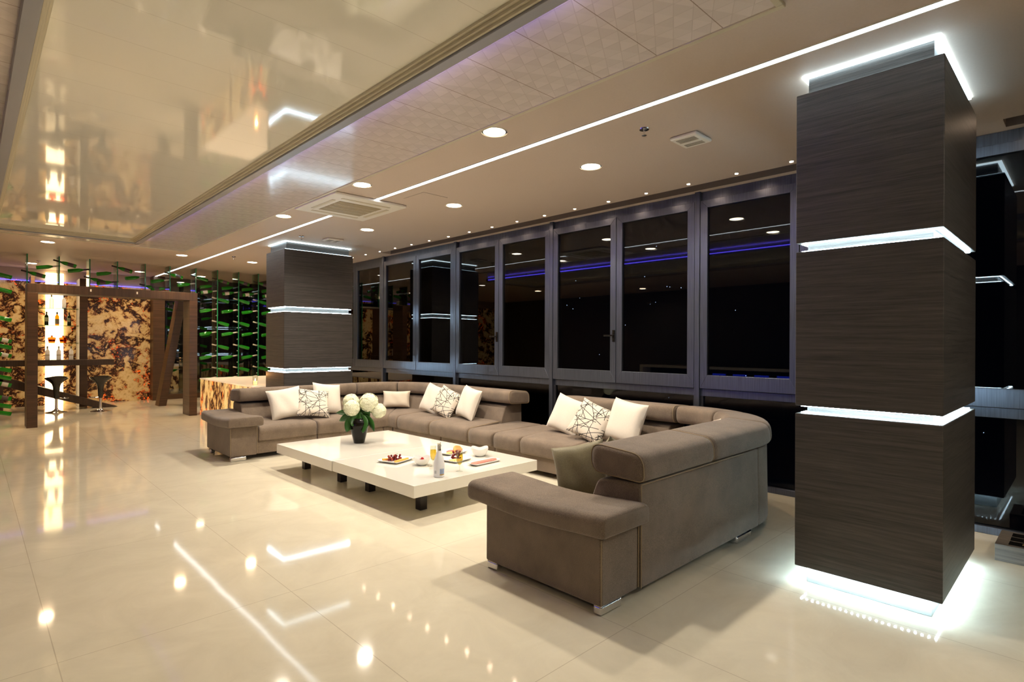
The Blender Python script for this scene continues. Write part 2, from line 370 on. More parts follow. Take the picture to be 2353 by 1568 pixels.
# back: stone wall, mirror wall
struct(MB().box(-4.2, 3.42, 17.1, 17.25, 0, 2.93).build('wall_stone', 'onyx'))
struct(MB().box(-4.2, 3.42, 17.1, 17.25, 2.93, H).build('wall_upper', 'ceiling'))
struct(MB().box(3.66, 5.95, 16.95, 17.05, .13, H).build('wall_mirror', 'black_glass'))
struct(MB().box(3.66, 5.95, 16.9, 17.05, 0, .13).build('baseboard_back', 'portal_wood'))
t = MB().box(3.40, 3.66, 16.75, 17.1, 0, H).build('wooden_pilaster', 'portal_wood', bevel=.004)
tag(t, 'dark wooden upright closing the edge of the onyx wall beside the dark mirror', 'pilaster')
t = MB().box(-.6, 3.38, 17.07, 17.09, 2.90, 2.92).build('led_strip', P('led_blue_dim', (.1, .1, 1), .5, emit=(.12, .10, 1), es=2.2)); tag(t, 'blue light strip glowing along the top of the onyx wall', 'light strip')
t = MB().box(1.29, 1.62, 17.03, 17.09, 0, 3.12).build('backlit_panel', 'white_panel'); tag(t, 'tall glowing white panel behind the bar shelves', 'light panel')

# ------------------------------------------------------------------ windows
mains = [11.84, 9.67, 7.40, 5.24, 3.06, .92, -1.2, -3.35]
zt, zr0, zr1, zb = 3.14, 1.02, 1.18, .04
n = 0
for a, b in zip(mains[:-1], mains[1:]):   # opening from y=a down to y=b
    n += 1
    fr = MB()
    fr.box(XW - .05, XW + .06, b - .03, b + .03, 0, H); fr.box(XW, XW + .06, b + .03, a - .03, 3.10, H)
    fr.box(XW - .01, XW + .06, b + .03, a - .03, .93, 1.01); fr.box(XW - .03, XW + .06, b + .03, a - .03, 0, .06)
    if n == 1: fr.box(XW - .05, XW + .06, a - .03, a + .03, 0, H)
    root = struct(fr.build('window_%d' % n, 'alu', bevel=.003))
    MB().box(XW + .01, XW + .03, b + .03, a - .03, .06, .93).build('lower_pane', 'pane', root)
    MB().box(XW - .012, XW + .01, b + .03, b + .06, .06, .93).box(XW - .012, XW + .01, a - .06, a - .03, .06, .93).build('bead', 'seal_grey', root)
    mid = (a + b) / 2
    for (y0, y1, hs) in ((b + .035, mid - .004, -1), (mid + .004, a - .035, 1)):
        sm = MB(); w = .085
        # mitred sash: four trapezoids
        def tr(p, q, r_, s_): sm.prism([p, q, r_, s_], 'x', XW - .045, XW + .01)
        z0, z1 = 1.015, 3.095; wb = .15
        tr((y0, z0), (y1, z0), (y1 - w, z0 + wb), (y0 + w, z0 + wb)); tr((y0, z1), (y0 + w, z1 - w), (y1 - w, z1 - w), (y1, z1))
        tr((y0, z0), (y0 + w, z0 + wb), (y0 + w, z1 - w), (y0, z1)); tr((y1, z0), (y1, z1), (y1 - w, z1 - w), (y1 - w, z0 + wb))
        sash = sm.build('sash', 'alu', root, bevel=.003)
        MB().box(XW - .02, XW, y0 + w, y1 - w, z0 + wb, z1 - w).build('pane', 'pane', sash)
    if n in (3, 4):
        hy = mid + .03
        MB().box(XW - .06, XW - .045, hy - .016, hy + .016, 1.53, 1.68).box(XW - .09, XW - .06, hy - .01, hy + .01, 1.60, 1.62).box(XW - .09, XW - .075, hy, hy + .13, 1.60, 1.62).build('handle', 'black', root, bevel=.003)
struct(MB().box(XW - .02, 5.95, 11.87, 16.9, 0, H).build('wall_right_far', 'black_glass'))
struct(MB().box(XW, 5.95, -5, -3.38, 0, H).build('wall_right_near', 'wall'))

# city lights beyond the glass
ct = MB(); rnd = random.Random(5)
for i in range(45):
    y = rnd.uniform(-20, 90); z = rnd.uniform(-14, 14) if rnd.random() < .8 else rnd.uniform(10, 20); x = rnd.uniform(70, 110)
    ct.sphere((x, y, z), rnd.uniform(.04, .08), 6, 4)
tag(ct.build('outside_city_lights', P('city_light', (1, 1, 1), .5, emit=(.7, .85, 1), es=14)), 'scattered tiny city lights far beyond the dark windows', 'city lights', kind='stuff')

# ------------------------------------------------------------------ ceiling fittings
def lamp(name, loc, energy, size, color, spread=150):
    l = bpy.data.lights.new(name, 'AREA'); l.shape = 'DISK'; l.size = size; l.energy = energy; l.color = color; l.spread = math.radians(spread)
    o = bpy.data.objects.new(name, l); col.objects.link(o); o.location = loc; return o
WARM = (1, .88, .72)
dl = thing('ceiling_downlight', None, 'downlight', (0, 0, 0), 'round ceiling downlights')
MB().lathe([(.104, -.004), (.108, 0), (.104, .002), (.090, .002), (.088, 0)], 32, cap=False).build('rim', 'white', dl, smooth=True)
MB().lathe([(.001, -.002), (.089, -.002)], 32, cap=False).build('lamp_disc', 'lamp', dl)
spots = [(3.025, 3.34, 'nearest the patterned ceiling band'), (4.27, 3.34, 'between the light line and the near window'), (3.025, 5.45, 'just before the air conditioner by the patterned band'),
         (4.28, 5.46, 'beside the ceiling hatch'), (3.025, 7.54, 'just beyond the air conditioner by the patterned band'), (4.28, 7.55, 'over the far sofa bend before the far pillar'),
         (2.98, 12.35, 'in front of the wooden portal by the light line'), (4.30, 12.35, 'before the bottle rack over the low onyx counter'), (.96, 12.36, 'above the upright of the wooden portal'),
         (.97, 15.97, 'over the bar counter'), (2.95, 15.97, 'over the slanted post'), (4.3, 15.97, 'behind the bottle rack')]
fill_spots = [(4.27, -1.2), (2.95, -1.0), (-1.4, 1.2), (-1.4, 12.35), (.96, -3.2), (-3, 9.5)]  # unseen downlights added as fill, behind and beside the view
for i, s in enumerate(spots + [(x, y, None) for x, y in fill_spots]):
    o = dup(dl) if i else dl
    o.location = (s[0], s[1], H - .012 if s[0] < -.0 else H - .002)
    o['label'] = 'round recessed ceiling downlight ' + (s[2] or 'added for fill out of view, %s' % ORD[i - len(spots)])
    lamp('downlight_lamp', (s[0], s[1], H - .03), (10 if s[2] is None else 26) if s[1] < 12 else 15, .17, WARM if s[1] < 12 else (1, .66, .36))
st = thing('star_spotlight', None, 'spotlight', (0, 0, 0), 'tiny spotlights along the windows')
MB().lathe([(.026, -.003), (.026, .001), (.016, .001)], 16, cap=False).build('rim', 'chrome', st, smooth=True)
MB().lathe([(.001, -.002), (.016, -.002)], 12, cap=False).build('lamp_disc', 'star_lamp', st)
for i in range(18):
    y = 1.94 + (i - 1) * .517 if i else .30
    if i == 1: y = 1.94
    o = dup(st) if i else st
    o.location = (5.465, y, H - .001)
    o['label'] = ('tiny star spotlight beyond the near pillar' if i == 0 else 'tiny star spotlight by the windows, %s counted from the near pillar' % (['first'] + ORD[1:])[i - 1])
    if i % 2 == 1: lamp('star_lamp_light', (5.465, y, H - .02), 3.5, .05, (1, .74, .5), 120)
# LED line
for y0, y1, lb in ((-4.5, 5.86, 'long white light line in the ceiling running from the near pillar to the air conditioner'), (6.95, 16.9, 'white light line in the ceiling running from the air conditioner over the bar')):
    o = thing('ceiling_light_line', lb, 'light strip', (3.455, (y0 + y1) / 2, H), 'white ceiling light lines')
    MB().box(3.43, 3.48, y0, y1, H - .005, H - .0005).build('diffuser', 'led_white', o)
    MB().box(3.422, 3.43, y0, y1, H - .006, H - .0005).box(3.48, 3.488, y0, y1, H - .006, H - .0005).build('channel', 'white', o)
# AC cassette
ac = thing('ceiling_air_conditioner', 'square white cassette air conditioner set across the ceiling light line', 'air conditioner', (3.39, 6.40, H))
MB().box(2.92, 3.87, 5.87, 6.94, H - .035, H - .001).build('panel', 'white', ac, bevel=.012)
fz = MB()
for k in range(4):
    a0, a1 = [(3.08, 3.71, 5.99, 6.03), (3.08, 3.71, 6.78, 6.82), (3.02, 3.06, 6.12, 6.69), (3.73, 3.77, 6.12, 6.69)][k][:2], [(5.99, 6.03), (6.78, 6.82), (6.12, 6.69), (6.12, 6.69)][k]
    fz.box(a0[0], a0[1], a1[0], a1[1], H - .040, H - .034)
fz.build('air_flap', 'alu_cream', ac, bevel=.002)
gm = MB().box(3.12, 3.67, 6.13, 6.68, H - .039, H - .034)
gr_mat, gnt, gb = newmat('grille_mesh')
gw = gnt.nodes.new('ShaderNodeTexWave'); gw.inputs['Scale'].default_value = 18; gw.bands_direction = 'X'
gnt.links.new(coords(gnt), gw.inputs['Vector']); gnt.links.new(ramp(gnt, gw.outputs['Fac'], [(.3, (.22, .17, .09)), (.7, (.50, .42, .27))]), gb.inputs['Base Color'])
gm.build('grille', gr_mat, ac)
for y in (6.27, 6.40, 6.54): MB().box(3.12, 3.67, y - .006, y + .006, H - .043, H - .039).build('grille_bar', 'alu_cream', ac)
for (x, y, lb) in ((4.26, 2.30, 'white louvred ceiling vent beside the near sprinkler'), (4.28, 8.65, 'white louvred ceiling vent in front of the far pillar')):
    v = thing('ceiling_vent', lb, 'vent', (x, y, H), 'louvred ceiling vents')
    MB().box(x - .135, x + .135, y - .12, y + .12, H - .03, H).build('cover', 'white', v, bevel=.02)
    g = MB()
    for k in range(9): g.box(x - .095 + k * .022, x - .085 + k * .022, y - .08, y + .08, H - .034, H - .029)
    g.build('louvre', 'groove_dark', v)
    MB().box(x - .02, x + .02, y - .085, y + .085, H - .036, H - .029).build('centre_bar', 'white', v)
for (x, y, lb) in ((3.82, 2.46, 'small chrome ceiling sprinkler beside the near vent'), (3.80, 8.76, 'small chrome ceiling sprinkler beside the far vent'), (3.76, 11.81, 'small chrome ceiling sprinkler before the bottle rack'), (1.05, 15.42, 'small chrome ceiling sprinkler over the bar')):
    s = thing('ceiling_sprinkler', lb, 'sprinkler', (x, y, H), 'ceiling sprinklers')
    MB().lathe([(.04, 0), (.038, -.008), (.015, -.01)], 20, (x, y, H)).build('escutcheon', 'chrome', s, smooth=True)
    MB().lathe([(.008, -.01), (.008, -.05)], 10, (x, y, H)).build('pipe', 'chrome', s, smooth=True)
    MB().lathe([(.018, -.05), (.02, -.053), (.004, -.056)], 14, (x, y, H)).build('deflector', 'chrome', s, smooth=True)
hx = thing('ceiling_hatch', 'square access hatch flush in the ceiling beside the air conditioner', 'hatch', (3.83, 5.42, H))
MB().box(3.66, 4.00, 5.22, 5.62, H - .002, H).build('frame', 'groove_dark', hx)
MB().box(3.663, 3.997, 5.223, 5.617, H - .004, H - .001).build('cover', 'ceiling', hx)

# ------------------------------------------------------------------ pillars
def pillar(x0, x1, y0, y1, zs, label):
    o = thing('wood_clad_pillar', label, 'pillar', ((x0 + x1) / 2, (y0 + y1) / 2, 0), 'wood-clad pillars with light grooves', 'thing')
    i = .055
    MB().box(x0 + i, x1 - i, y0 + i, y1 - i, zs[0], H - .0005).build('core', 'pillar_wood', o)
    MB().box(x0 + i, x1 - i, y0 + i, y1 - i, 0, zs[0]).build('plinth', 'plinth_light', o, bevel=.003)
    for k in range(0, len(zs), 2):
        MB().box(x0, x1, y0, y1, zs[k], zs[k + 1]).build('cladding', 'pillar_wood', o, bevel=.006, seg=2)
    def ring(z, name, m, w=.010, off=.018, h=.007):
        r = MB(); a, b, c, d = x0 + i - off - w, x1 - i + off + w, y0 + i - off - w, y1 - i + off + w
        r.box(a, b, c, c + w, z, z + h); r.box(a, b, d - w, d, z, z + h); r.box(a, a + w, c + w, d - w, z, z + h); r.box(b - w, b, c + w, d - w, z, z + h)
        r.build(name, m, o)
    for k in range(1, len(zs) - 1, 2): ring(zs[k], 'light_strip', 'led_ice')
    ring(zs[-1], 'light_strip', 'led_soft')
    for k in range(2, len(zs), 2): ring(zs[k] - .006, 'light_strip', 'led_ice', h=.006)
    ring(H - .012, 'light_strip', 'led_top', .030, .0, .0115)
    r = MB(); e = i - .022     # base strip of separate diodes under the body
    def row(a, b, fx):
        m = int((b - a) / .03)
        for q in range(m + 1):
            t_ = a + (b - a) * q / m; X_, Y_ = fx(t_); r.box(X_ - .005, X_ + .005, Y_ - .005, Y_ + .005, zs[0] - .004, zs[0] - .0005)
    row(x0 + e, x1 - e, lambda t_: (t_, y0 + e)); row(x0 + e, x1 - e, lambda t_: (t_, y1 - e))
    row(y0 + e, y1 - e, lambda t_: (x0 + e, t_)); row(y0 + e, y1 - e, lambda t_: (x1 - e, t_))
    r.build('base_light', P('led_base', (1, 1, 1), .5, emit=(.62, .86, 1), es=170), o)
    return o
pillar(3.77, 4.95, .555, 1.31, [.105, 1.07, 1.118, 2.088, 2.143, 3.08], 'large near pillar clad in grey-brown wood with glowing white grooves')
pillar(3.74, 4.98, 9.28, 10.06, [.105, 1.005, 1.072, 2.02, 2.105, 3.06], 'far pillar behind the sofa clad in brown wood with glowing white grooves')

# ------------------------------------------------------------------ sofa
RC = 1.04
BK = 1.84
S0, SA, SL = 5.6 - RC - 2.87, RC * PI / 2, 8.46 - 1.84 - 2 * RC
def path(s):   # outer line of the sofa back -> point, inward normal
    cx = 5.6 - RC; cy = BK + RC
    if s < S0: return (2.87 + s, BK), (0, 1)
    s -= S0
    if s < SA: a = -PI / 2 + s / RC; return (cx + RC * math.cos(a), cy + RC * math.sin(a)), (-math.cos(a), -math.sin(a))
    s -= SA
    if s < SL: return (5.6, cy + s), (-1, 0)
    s -= SL
    if s < SA: a = s / RC; return (cx + RC * math.cos(a), cy + SL + RC * math.sin(a)), (-math.cos(a), -math.sin(a))
    s -= SA
    return (cx - s, cy + SL + RC), (0, -1)
def Sy(y): return S0 + SA + (y - BK - RC)
def Sx(x): return S0 + SA + SL + SA + (5.6 - RC - x)
STOT = Sx(2.68)
def rpoly(pts, n=5):     # rounded polygon, pts (d, z, r)
    out = []; m = len(pts)
    for i in range(m):
        p = Vector(pts[i][:2]); a = Vector(pts[i - 1][:2]); b = Vector(pts[(i + 1) % m][:2]); r = pts[i][2]
        if r <= 0: out.append(tuple(p)); continue
        u = (a - p).normalized(); w = (b - p).normalized(); l = min(r, (a - p).length * .49, (b - p).length * .49)
        q0, q1 = p + u * l, p + w * l
        for k in range(n + 1):
            t_ = k / n; out.append(tuple(q0 * (1 - t_) ** 2 + p * 2 * t_ * (1 - t_) + q1 * t_ ** 2))
    return out
def sweep(prof, s0, s1, er=.03, puff=.0, gap=.004, wob=0):
    mb = MB(); s0 += gap; s1 -= gap
    cx = sum(p[0] for p in prof) / len(prof); cz = sum(p[1] for p in prof) / len(prof)
    hs = min(max(abs(p[0] - cx) for p in prof), max(abs(p[1] - cz) for p in prof))
    st_ = []
    for k in range(5): a = PI / 2 * k / 4; st_.append((s0 + er * (1 - math.sin(a)) if False else s0 + er * (1 - math.cos(a)), 1 - (er / hs) * (1 - math.sin(a)) * .9))
    st_ = [(s0 + er * (1 - math.cos(PI / 2 * k / 4)), 1 - er / hs * (1 - math.sin(PI / 2 * k / 4)) * .9) for k in range(5)]
    L_ = s1 - s0; m = max(2, int(L_ / .07))
    mid_ = [(s0 + er + (L_ - 2 * er) * k / m, 1.0) for k in range(1, m)]
    en = [(s1 - (x - s0), f) for x, f in st_[::-1]]
    rows = st_ + mid_ + en; n_ = len(prof)
    for s, f in rows:
        (px, py), (nx, ny) = path(s); t_ = (s - s0) / L_; pf = 1 + puff * math.sin(PI * t_)
        for d, z in prof:
            dd = cx + (d - cx) * f * (1 + (pf - 1) * .5); zz = cz + (z - cz) * f * pf + wob * math.sin(9 * s + d * 5)
            mb.v.append((px + nx * dd, py + ny * dd, zz))
    for k in range(len(rows) - 1):
        for i in range(n_): mb.f.append((k * n_ + i, k * n_ + (i + 1) % n_, (k + 1) * n_ + (i + 1) % n_, (k + 1) * n_ + i))
    mb.f.append(tuple(range(n_))[::-1]); mb.f.append(tuple((len(rows) - 1) * n_ + i for i in range(n_)))
    return mb
sofa = thing('sectional_sofa', 'large U-shaped taupe fabric sectional sofa wrapped around the white coffee tables', 'sofa', (5.1, 5.1, 0))
base_p = rpoly([(.03, .045, .015), (.95, .06, .015), (.95, .27, .02), (.03, .27, .02)])
bs = [0, .9, S0 + .1, S0 + SA * .5, S0 + SA, Sy(4.0), Sy(5.1), Sy(6.2), S0 + SA + SL, S0 + SA * 1.5 + SL, S0 + 2 * SA + SL, Sx(3.5), STOT]
for a, b in zip(bs[:-1], bs[1:]): sweep(base_p, a, b, .012).build('base', 'sofa', sofa, smooth=True)
seat_p = rpoly([(.40, .24, .02), (.985, .225, .03), (1.0, .41, .15), (.40, .455, .03)], 7)
seat_o = rpoly([(.05, .27, .03), (.985, .225, .03), (1.0, .41, .15), (.05, .43, .10)], 7)
ss = [0, .8, S0, Sy(3.05), Sy(3.86), Sy(4.64), Sy(5.11), Sy(5.59), Sy(6.43), Sy(7.25), S0 + SA * 1.5 + SL, Sx(4.3), Sx(3.49), STOT]
ss.insert(3, S0 + SA * .5)
for a, b in zip(ss[:-1], ss[1:]):
    otto = a > Sy(4.5) and b < Sy(5.7)
    sweep(seat_o if otto else seat_p, a, b, .028, .012).build('seat_cushion', 'sofa', sofa, smooth=True)
back_p = rpoly([(.02, .04, .02), (.40, .25, .02), (.43, .43, .03), (.34, .655, .05), (.03, .67, .02)], 5)
for a, b in ((0, S0 + .02), (S0 + .02, S0 + SA * .30), (S0 + SA * .30, S0 + SA * .55), (S0 + SA * .55, S0 + SA + .05), (Sy(3.06), Sy(3.75)), (Sy(3.75), Sy(4.55)),
             (Sy(5.55), Sy(6.25)), (Sy(6.25), Sy(7.1)), (Sy(7.1), S0 + SA * 1.5 + SL), (S0 + SA * 1.5 + SL, Sx(4.4)), (Sx(4.4), Sx(3.45)), (Sx(3.45), STOT)):
    sweep(back_p, a, b, .018).build('backrest', 'sofa', sofa, smooth=True)
head_p = rpoly([(-.01, .675, .05), (.39, .69, .07), (.40, .875, .09), (.00, .845, .09)], 6)
for a, b in ((-.02, .90), (.90, S0 + .28), (S0 + .28, S0 + SA * .62), (S0 + SA * .62, Sy(2.98)), (Sy(2.98), Sy(3.70)), (Sy(3.70), Sy(4.50)),
             (Sy(5.42), Sy(6.25)), (Sy(6.25), Sy(7.1)), (Sy(7.1), S0 + SA * 1.5 + SL), (S0 + SA * 1.5 + SL, Sx(4.42)), (Sx(4.42), Sx(3.47)), (Sx(3.47), STOT + .04)):
    sweep(head_p, a, b, .035, .01).build('headrest', 'sofa', sofa, smooth=True)
# arms
def cushion_box(x0, x1, y0, y1, z0, z1, r, wav=.0, name='armrest_pad'):
    mb = MB(); nx, ny = 14, 22
    p = rpoly([(x0, z0, r * .5), (x1, z0, r * .5), (x1, z1, r), (x0, z1, r)], 5)
    cx, cz = (x0 + x1) / 2, (z0 + z1) / 2; n_ = len(p); rows = []
    for k in range(5): a = PI / 2 * k / 4; rows.append((y0 + r * .8 * (1 - math.cos(a)), 1 - .30 * (1 - math.sin(a))))
    rows += [(y0 + r + (y1 - y0 - 2 * r) * k / ny, 1) for k in range(1, ny)]
    rows += [(y1 - (y - y0), f) for y, f in rows[:5][::-1]]
    for y, f in rows:
        t_ = (y - y0) / (y1 - y0)
        for X_, Z_ in p:
            u = (X_ - x0) / (x1 - x0)
            dz = wav * (math.cos(PI * 2 * t_) * .6 + .8 * (2 * t_ - 1) ** 2 * (1 if Z_ > cz else .6)) + (.012 * math.sin(PI * u) if Z_ > cz else 0)
            mb.v.append((cx + (X_ - cx) * (1 - (1 - f) * .15), y, cz + (Z_ - cz) * f + dz))
    for k in range(len(rows) - 1):
        for i in range(n_): mb.f.append((k * n_ + i, k * n_ + (i + 1) % n_, (k + 1) * n_ + (i + 1) % n_, (k + 1) * n_ + i))
    mb.f.append(tuple(range(n_))[::-1]); mb.f.append(tuple((len(rows) - 1) * n_ + i for i in range(n_)))
    return mb
MB().box(2.50, 2.862, 1.87, 2.83, .045, .435).build('armrest', 'sofa', sofa, bevel=.018, seg=4)
cushion_box(2.45, 2.90, 1.815, 2.97, .425, .545, .05, .014).build('armrest_pad', 'sofa', sofa, smooth=True)
MB().box(2.35, 2.675, 7.47, 8.44, .06, .435).build('armrest', 'sofa', sofa, bevel=.018, seg=4)
cushion_box(2.29, 2.72, 7.36, 8.5, .425, .545, .05, .014).build('armrest_pad', 'sofa', sofa, smooth=True)
# piping on visible near edges
def pip(pts): return MB().tube(pts, .0035, 6).build('piping', 'sofa_piping', sofa, smooth=True)
pip([(2.502, 1.872, .06), (2.502, 1.872, .42)]); pip([(2.858, 1.868, .06), (2.858, 1.868, .42)]); pip([(2.874, 1.858, .05), (2.874, 1.858, .66)])
pip([(2.352, 7.472, .08), (2.352, 7.472, .42)]); pip([(2.673, 7.468, .08), (2.673, 7.468, .42)])
pip([(2.873 + .1 * k, 1.857, .664) for k in range(15)])
def ring_pipe(prof, s, f=.97):
    (px, py), (nx, ny) = path(s); cx = sum(p[0] for p in prof) / len(prof); cz = sum(p[1] for p in prof) / len(prof)
    pts = [(px + nx * (cx + (d - cx) * f), py + ny * (cx + (d - cx) * f), cz + (z - cz) * f) for d, z in prof]; pip(pts + pts[:2])
ring_pipe(head_p, .0); ring_pipe(head_p, .885); ring_pipe(head_p, Sy(3.0)); ring_pipe(head_p, Sy(4.48)); ring_pipe(head_p, Sy(5.44)); ring_pipe(head_p, STOT + .01)
for a in (ss[8], ss[9], ss[6], ss[5], ss[4]): ring_pipe(seat_p if a in (ss[8], ss[9]) else seat_o, a - .02, .985)
# chrome feet
def foot(x0, x1, y0, y1): MB().box(x0, x1, y0, y1, .0, .055).build('foot', 'chrome', sofa, bevel=.014, seg=4)
foot(2.50, 2.70, 1.87, 1.93); foot(2.50, 2.56, 2.72, 2.82); foot(2.36, 2.55, 7.49, 7.55); foot(2.36, 2.42, 8.3, 8.4); foot(4.15, 4.42, 1.85, 1.91)
foot(5.50, 5.56, 4.0, 4.3); foot(4.66, 4.72, 4.9, 5.1); foot(4.2, 4.4, 8.3, 8.36)
for s in (S0 + SA * .28,):
    (px, py), (nx, ny) = path(s); c = Vector((px + nx * .06, py + ny * .06)); tx, ty = -ny, nx
    MB().box(-.14, .14, -.03, .03, 0, .06).build('foot', 'chrome', sofa, bevel=.014, M4=Matrix.Translation((c.x, c.y, 0)) @ Matrix.Rotation(math.atan2(-nx, ny), 4, 'Z'))

# ------------------------------------------------------------------ cushions
def pillow(name, label, c, yaw, lean, roll, w, h, th, mat, group, cat='cushion', sag=0):
    mb = MB(); n_ = 18
    def pt(u, v, sgn):
        x = u * w / 2 * (1 - .07 * (1 - v * v) ** 1 * abs(u)); z = v * h / 2 * (1 - .07 * (1 - u * u) * abs(v))
        t_ = th / 2 * max(0, (1 - u ** 4) * (1 - v ** 4)) ** .5
        t_ += .006 * math.sin(7 * u + 3 * v) * (1 - u * u) * (1 - v * v)
        z += sag * (1 - v) * (u * u - .3)
        return (x, sgn * t_, z)
    for sgn in (-1, 1):
        b0 = len(mb.v)
        for i in range(n_ + 1):
            for j in range(n_ + 1):
                u = math.sin(PI / 2 * (-1 + 2 * i / n_)) * .35 + .65 * (-1 + 2 * i / n_); v = math.sin(PI / 2 * (-1 + 2 * j / n_)) * .35 + .65 * (-1 + 2 * j / n_)
                mb.v.append(pt(u, v, sgn))
        for i in range(n_):
            for j in range(n_):
                q = (b0 + i * (n_ + 1) + j, b0 + (i + 1) * (n_ + 1) + j, b0 + (i + 1) * (n_ + 1) + j + 1, b0 + i * (n_ + 1) + j + 1)
                mb.f.append(q if sgn < 0 else q[::-1])
    o = mb.build(name, mat, smooth=True, merge=True)
    # piped edge
    o.matrix_world = Matrix.Translation(c) @ Matrix.Rotation(yaw, 4, 'Z') @ Matrix.Rotation(-lean, 4, 'X') @ Matrix.Rotation(roll, 4, 'Y')
    tag(o, label, cat, group); return o
D = math.radians
G1 = 'cushions along the sofa'
pillow('throw_pillow', 'white cushion beside the far armrest, tilted against the patterned cushion', (3.20, 7.86, .655), D(-10), D(22), D(-8), .46, .44, .15, 'pillow_white', G1)
pillow('throw_pillow', 'white cushion with black line print between two white ones by the far armrest', (3.55, 7.76, .64), D(-4), D(30), D(9), .46, .43, .13, 'pillow_lines', G1)
pillow('throw_pillow', 'tall white cushion behind the vase of hydrangeas', (3.84, 7.92, .675), D(8), D(18), D(8), .46, .46, .14, 'pillow_white', G1)
pillow('throw_pillow', 'small beige dotted lumbar cushion in the far bend of the sofa', (4.96, 7.80, .60), D(-42), D(15), D(0), .44, .27, .13, 'pillow_dots', G1)
pillow('throw_pillow', 'white cushion nearest the far bend beside the patterned cushion', (5.10, 7.00, .65), D(-85), D(20), D(12), .45, .44, .14, 'pillow_white', G1)
pillow('throw_pillow', 'line-print cushion before the windows in the far trio near the bend', (5.02, 6.57, .64), D(-80), D(24), D(18), .45, .42, .13, 'pillow_lines', G1)
pillow('throw_pillow', 'white cushion beside the backless seats at the free end of the far backrest', (5.06, 6.10, .665), D(-98), D(18), D(8), .46, .45, .15, 'pillow_white', G1)
pillow('throw_pillow', 'white cushion at the free end of the near backrest before the windows', (5.12, 4.34, .655), D(-85), D(20), D(14), .46, .44, .14, 'pillow_white', G1)
pillow('throw_pillow', 'line-print cushion lying over two white ones above the near armrest', (4.98, 3.88, .64), D(-78), D(26), D(20), .45, .43, .13, 'pillow_lines', G1)
pillow('throw_pillow', 'plump white cushion nearest the near bend of the sofa', (5.04, 3.46, .675), D(-98), D(18), D(6), .48, .46, .16, 'pillow_white', G1)
pillow('throw_pillow', 'small pale cushion peeking out of the near bend of the sofa', (5.00, 2.50, .63), D(-135), D(15), D(-14), .42, .32, .12, 'pillow_dots', G1)
pillow('throw_pillow', 'olive satin cushion propped behind the armrest in front of the near headrest', (3.06, 2.47, .62), D(-66), D(16), D(-14), .38, .38, .15, 'pillow_olive', G1)
pillow('throw_pillow', 'olive cushion corner showing over the near headrest below the white cushion', (3.42, 2.44, .60), D(172), D(14), D(-22), .40, .38, .13, 'pillow_olive', G1)

# ------------------------------------------------------------------ coffee tables
def ctable(x0, x1, y0, y1, legs, label):
    o = thing('coffee_table', label, 'table', ((x0 + x1) / 2, (y0 + y1) / 2, 0), 'white coffee tables')
    MB().box(x0, x1, y0, y1, .195, .30).build('table_top', 'white_lacquer', o, bevel=.003, seg=2)
    for x, y in legs: MB().box(x - .038, x + .038, y - .038, y + .038, 0, .195).build('leg', 'dark_metal', o, bevel=.003)
ctable(2.665, 4.20, 3.97, 5.385, [(2.93, 4.23), (2.93, 5.10), (3.95, 4.23), (3.95, 5.10)], 'low white lacquered coffee table carrying the food and the bottle')
ctable(2.655, 4.19, 5.39, 6.74, [(2.92, 5.66), (2.92, 6.52), (3.94, 5.66), (3.94, 6.52)], 'low white lacquered coffee table carrying the vase of flowers')
for o in [o for o in bpy.data.objects if o.name.startswith('coffee_table')]:
    bpy.context.view_layer.update(); q = Matrix.Translation((3.43, 5.36, 0)) @ Matrix.Rotation(.018, 4, 'Z') @ Matrix.Translation((-3.43, -5.36, 0)) @ Matrix.Translation(o.location); o.location = q.translation; o.rotation_euler = (0, 0, .018)
TZ = .3005

# vase with hydrangeas
vx, vy = 3.38, 6.13
va = thing('vase', 'glossy black tapered vase standing on the far coffee table', 'vase', (vx, vy, TZ))
MB().lathe([(.060, 0), (.064, .004), (.086, .10), (.110, .20), (.114, .235), (.104, .265), (.086, .285), (.084, .30), (.078, .30), (.080, .285), (.096, .262), (.105, .235), (.08, .10), (.05, .012)], 36, (vx, vy, TZ)).build('body', 'ceramic_black', va, smooth=True)
rnd = random.Random(3)
R_ = Vector((.719, -.695, 0)); F_ = Vector((.695, .719, 0))
heads = [(-.105, .02, .49, .097, 'creamy hydrangea head low at the rim side nearest the armrest'), (-.065, -.09, .43, .096, 'creamy hydrangea head hanging lowest in front of the vase'),
         (.115, .0, .485, .112, 'largest creamy hydrangea head on the window side of the vase'), (.225, .03, .385, .09, 'small creamy hydrangea head drooping farthest from the vase')]
fl_group = 'hydrangeas in the black vase'
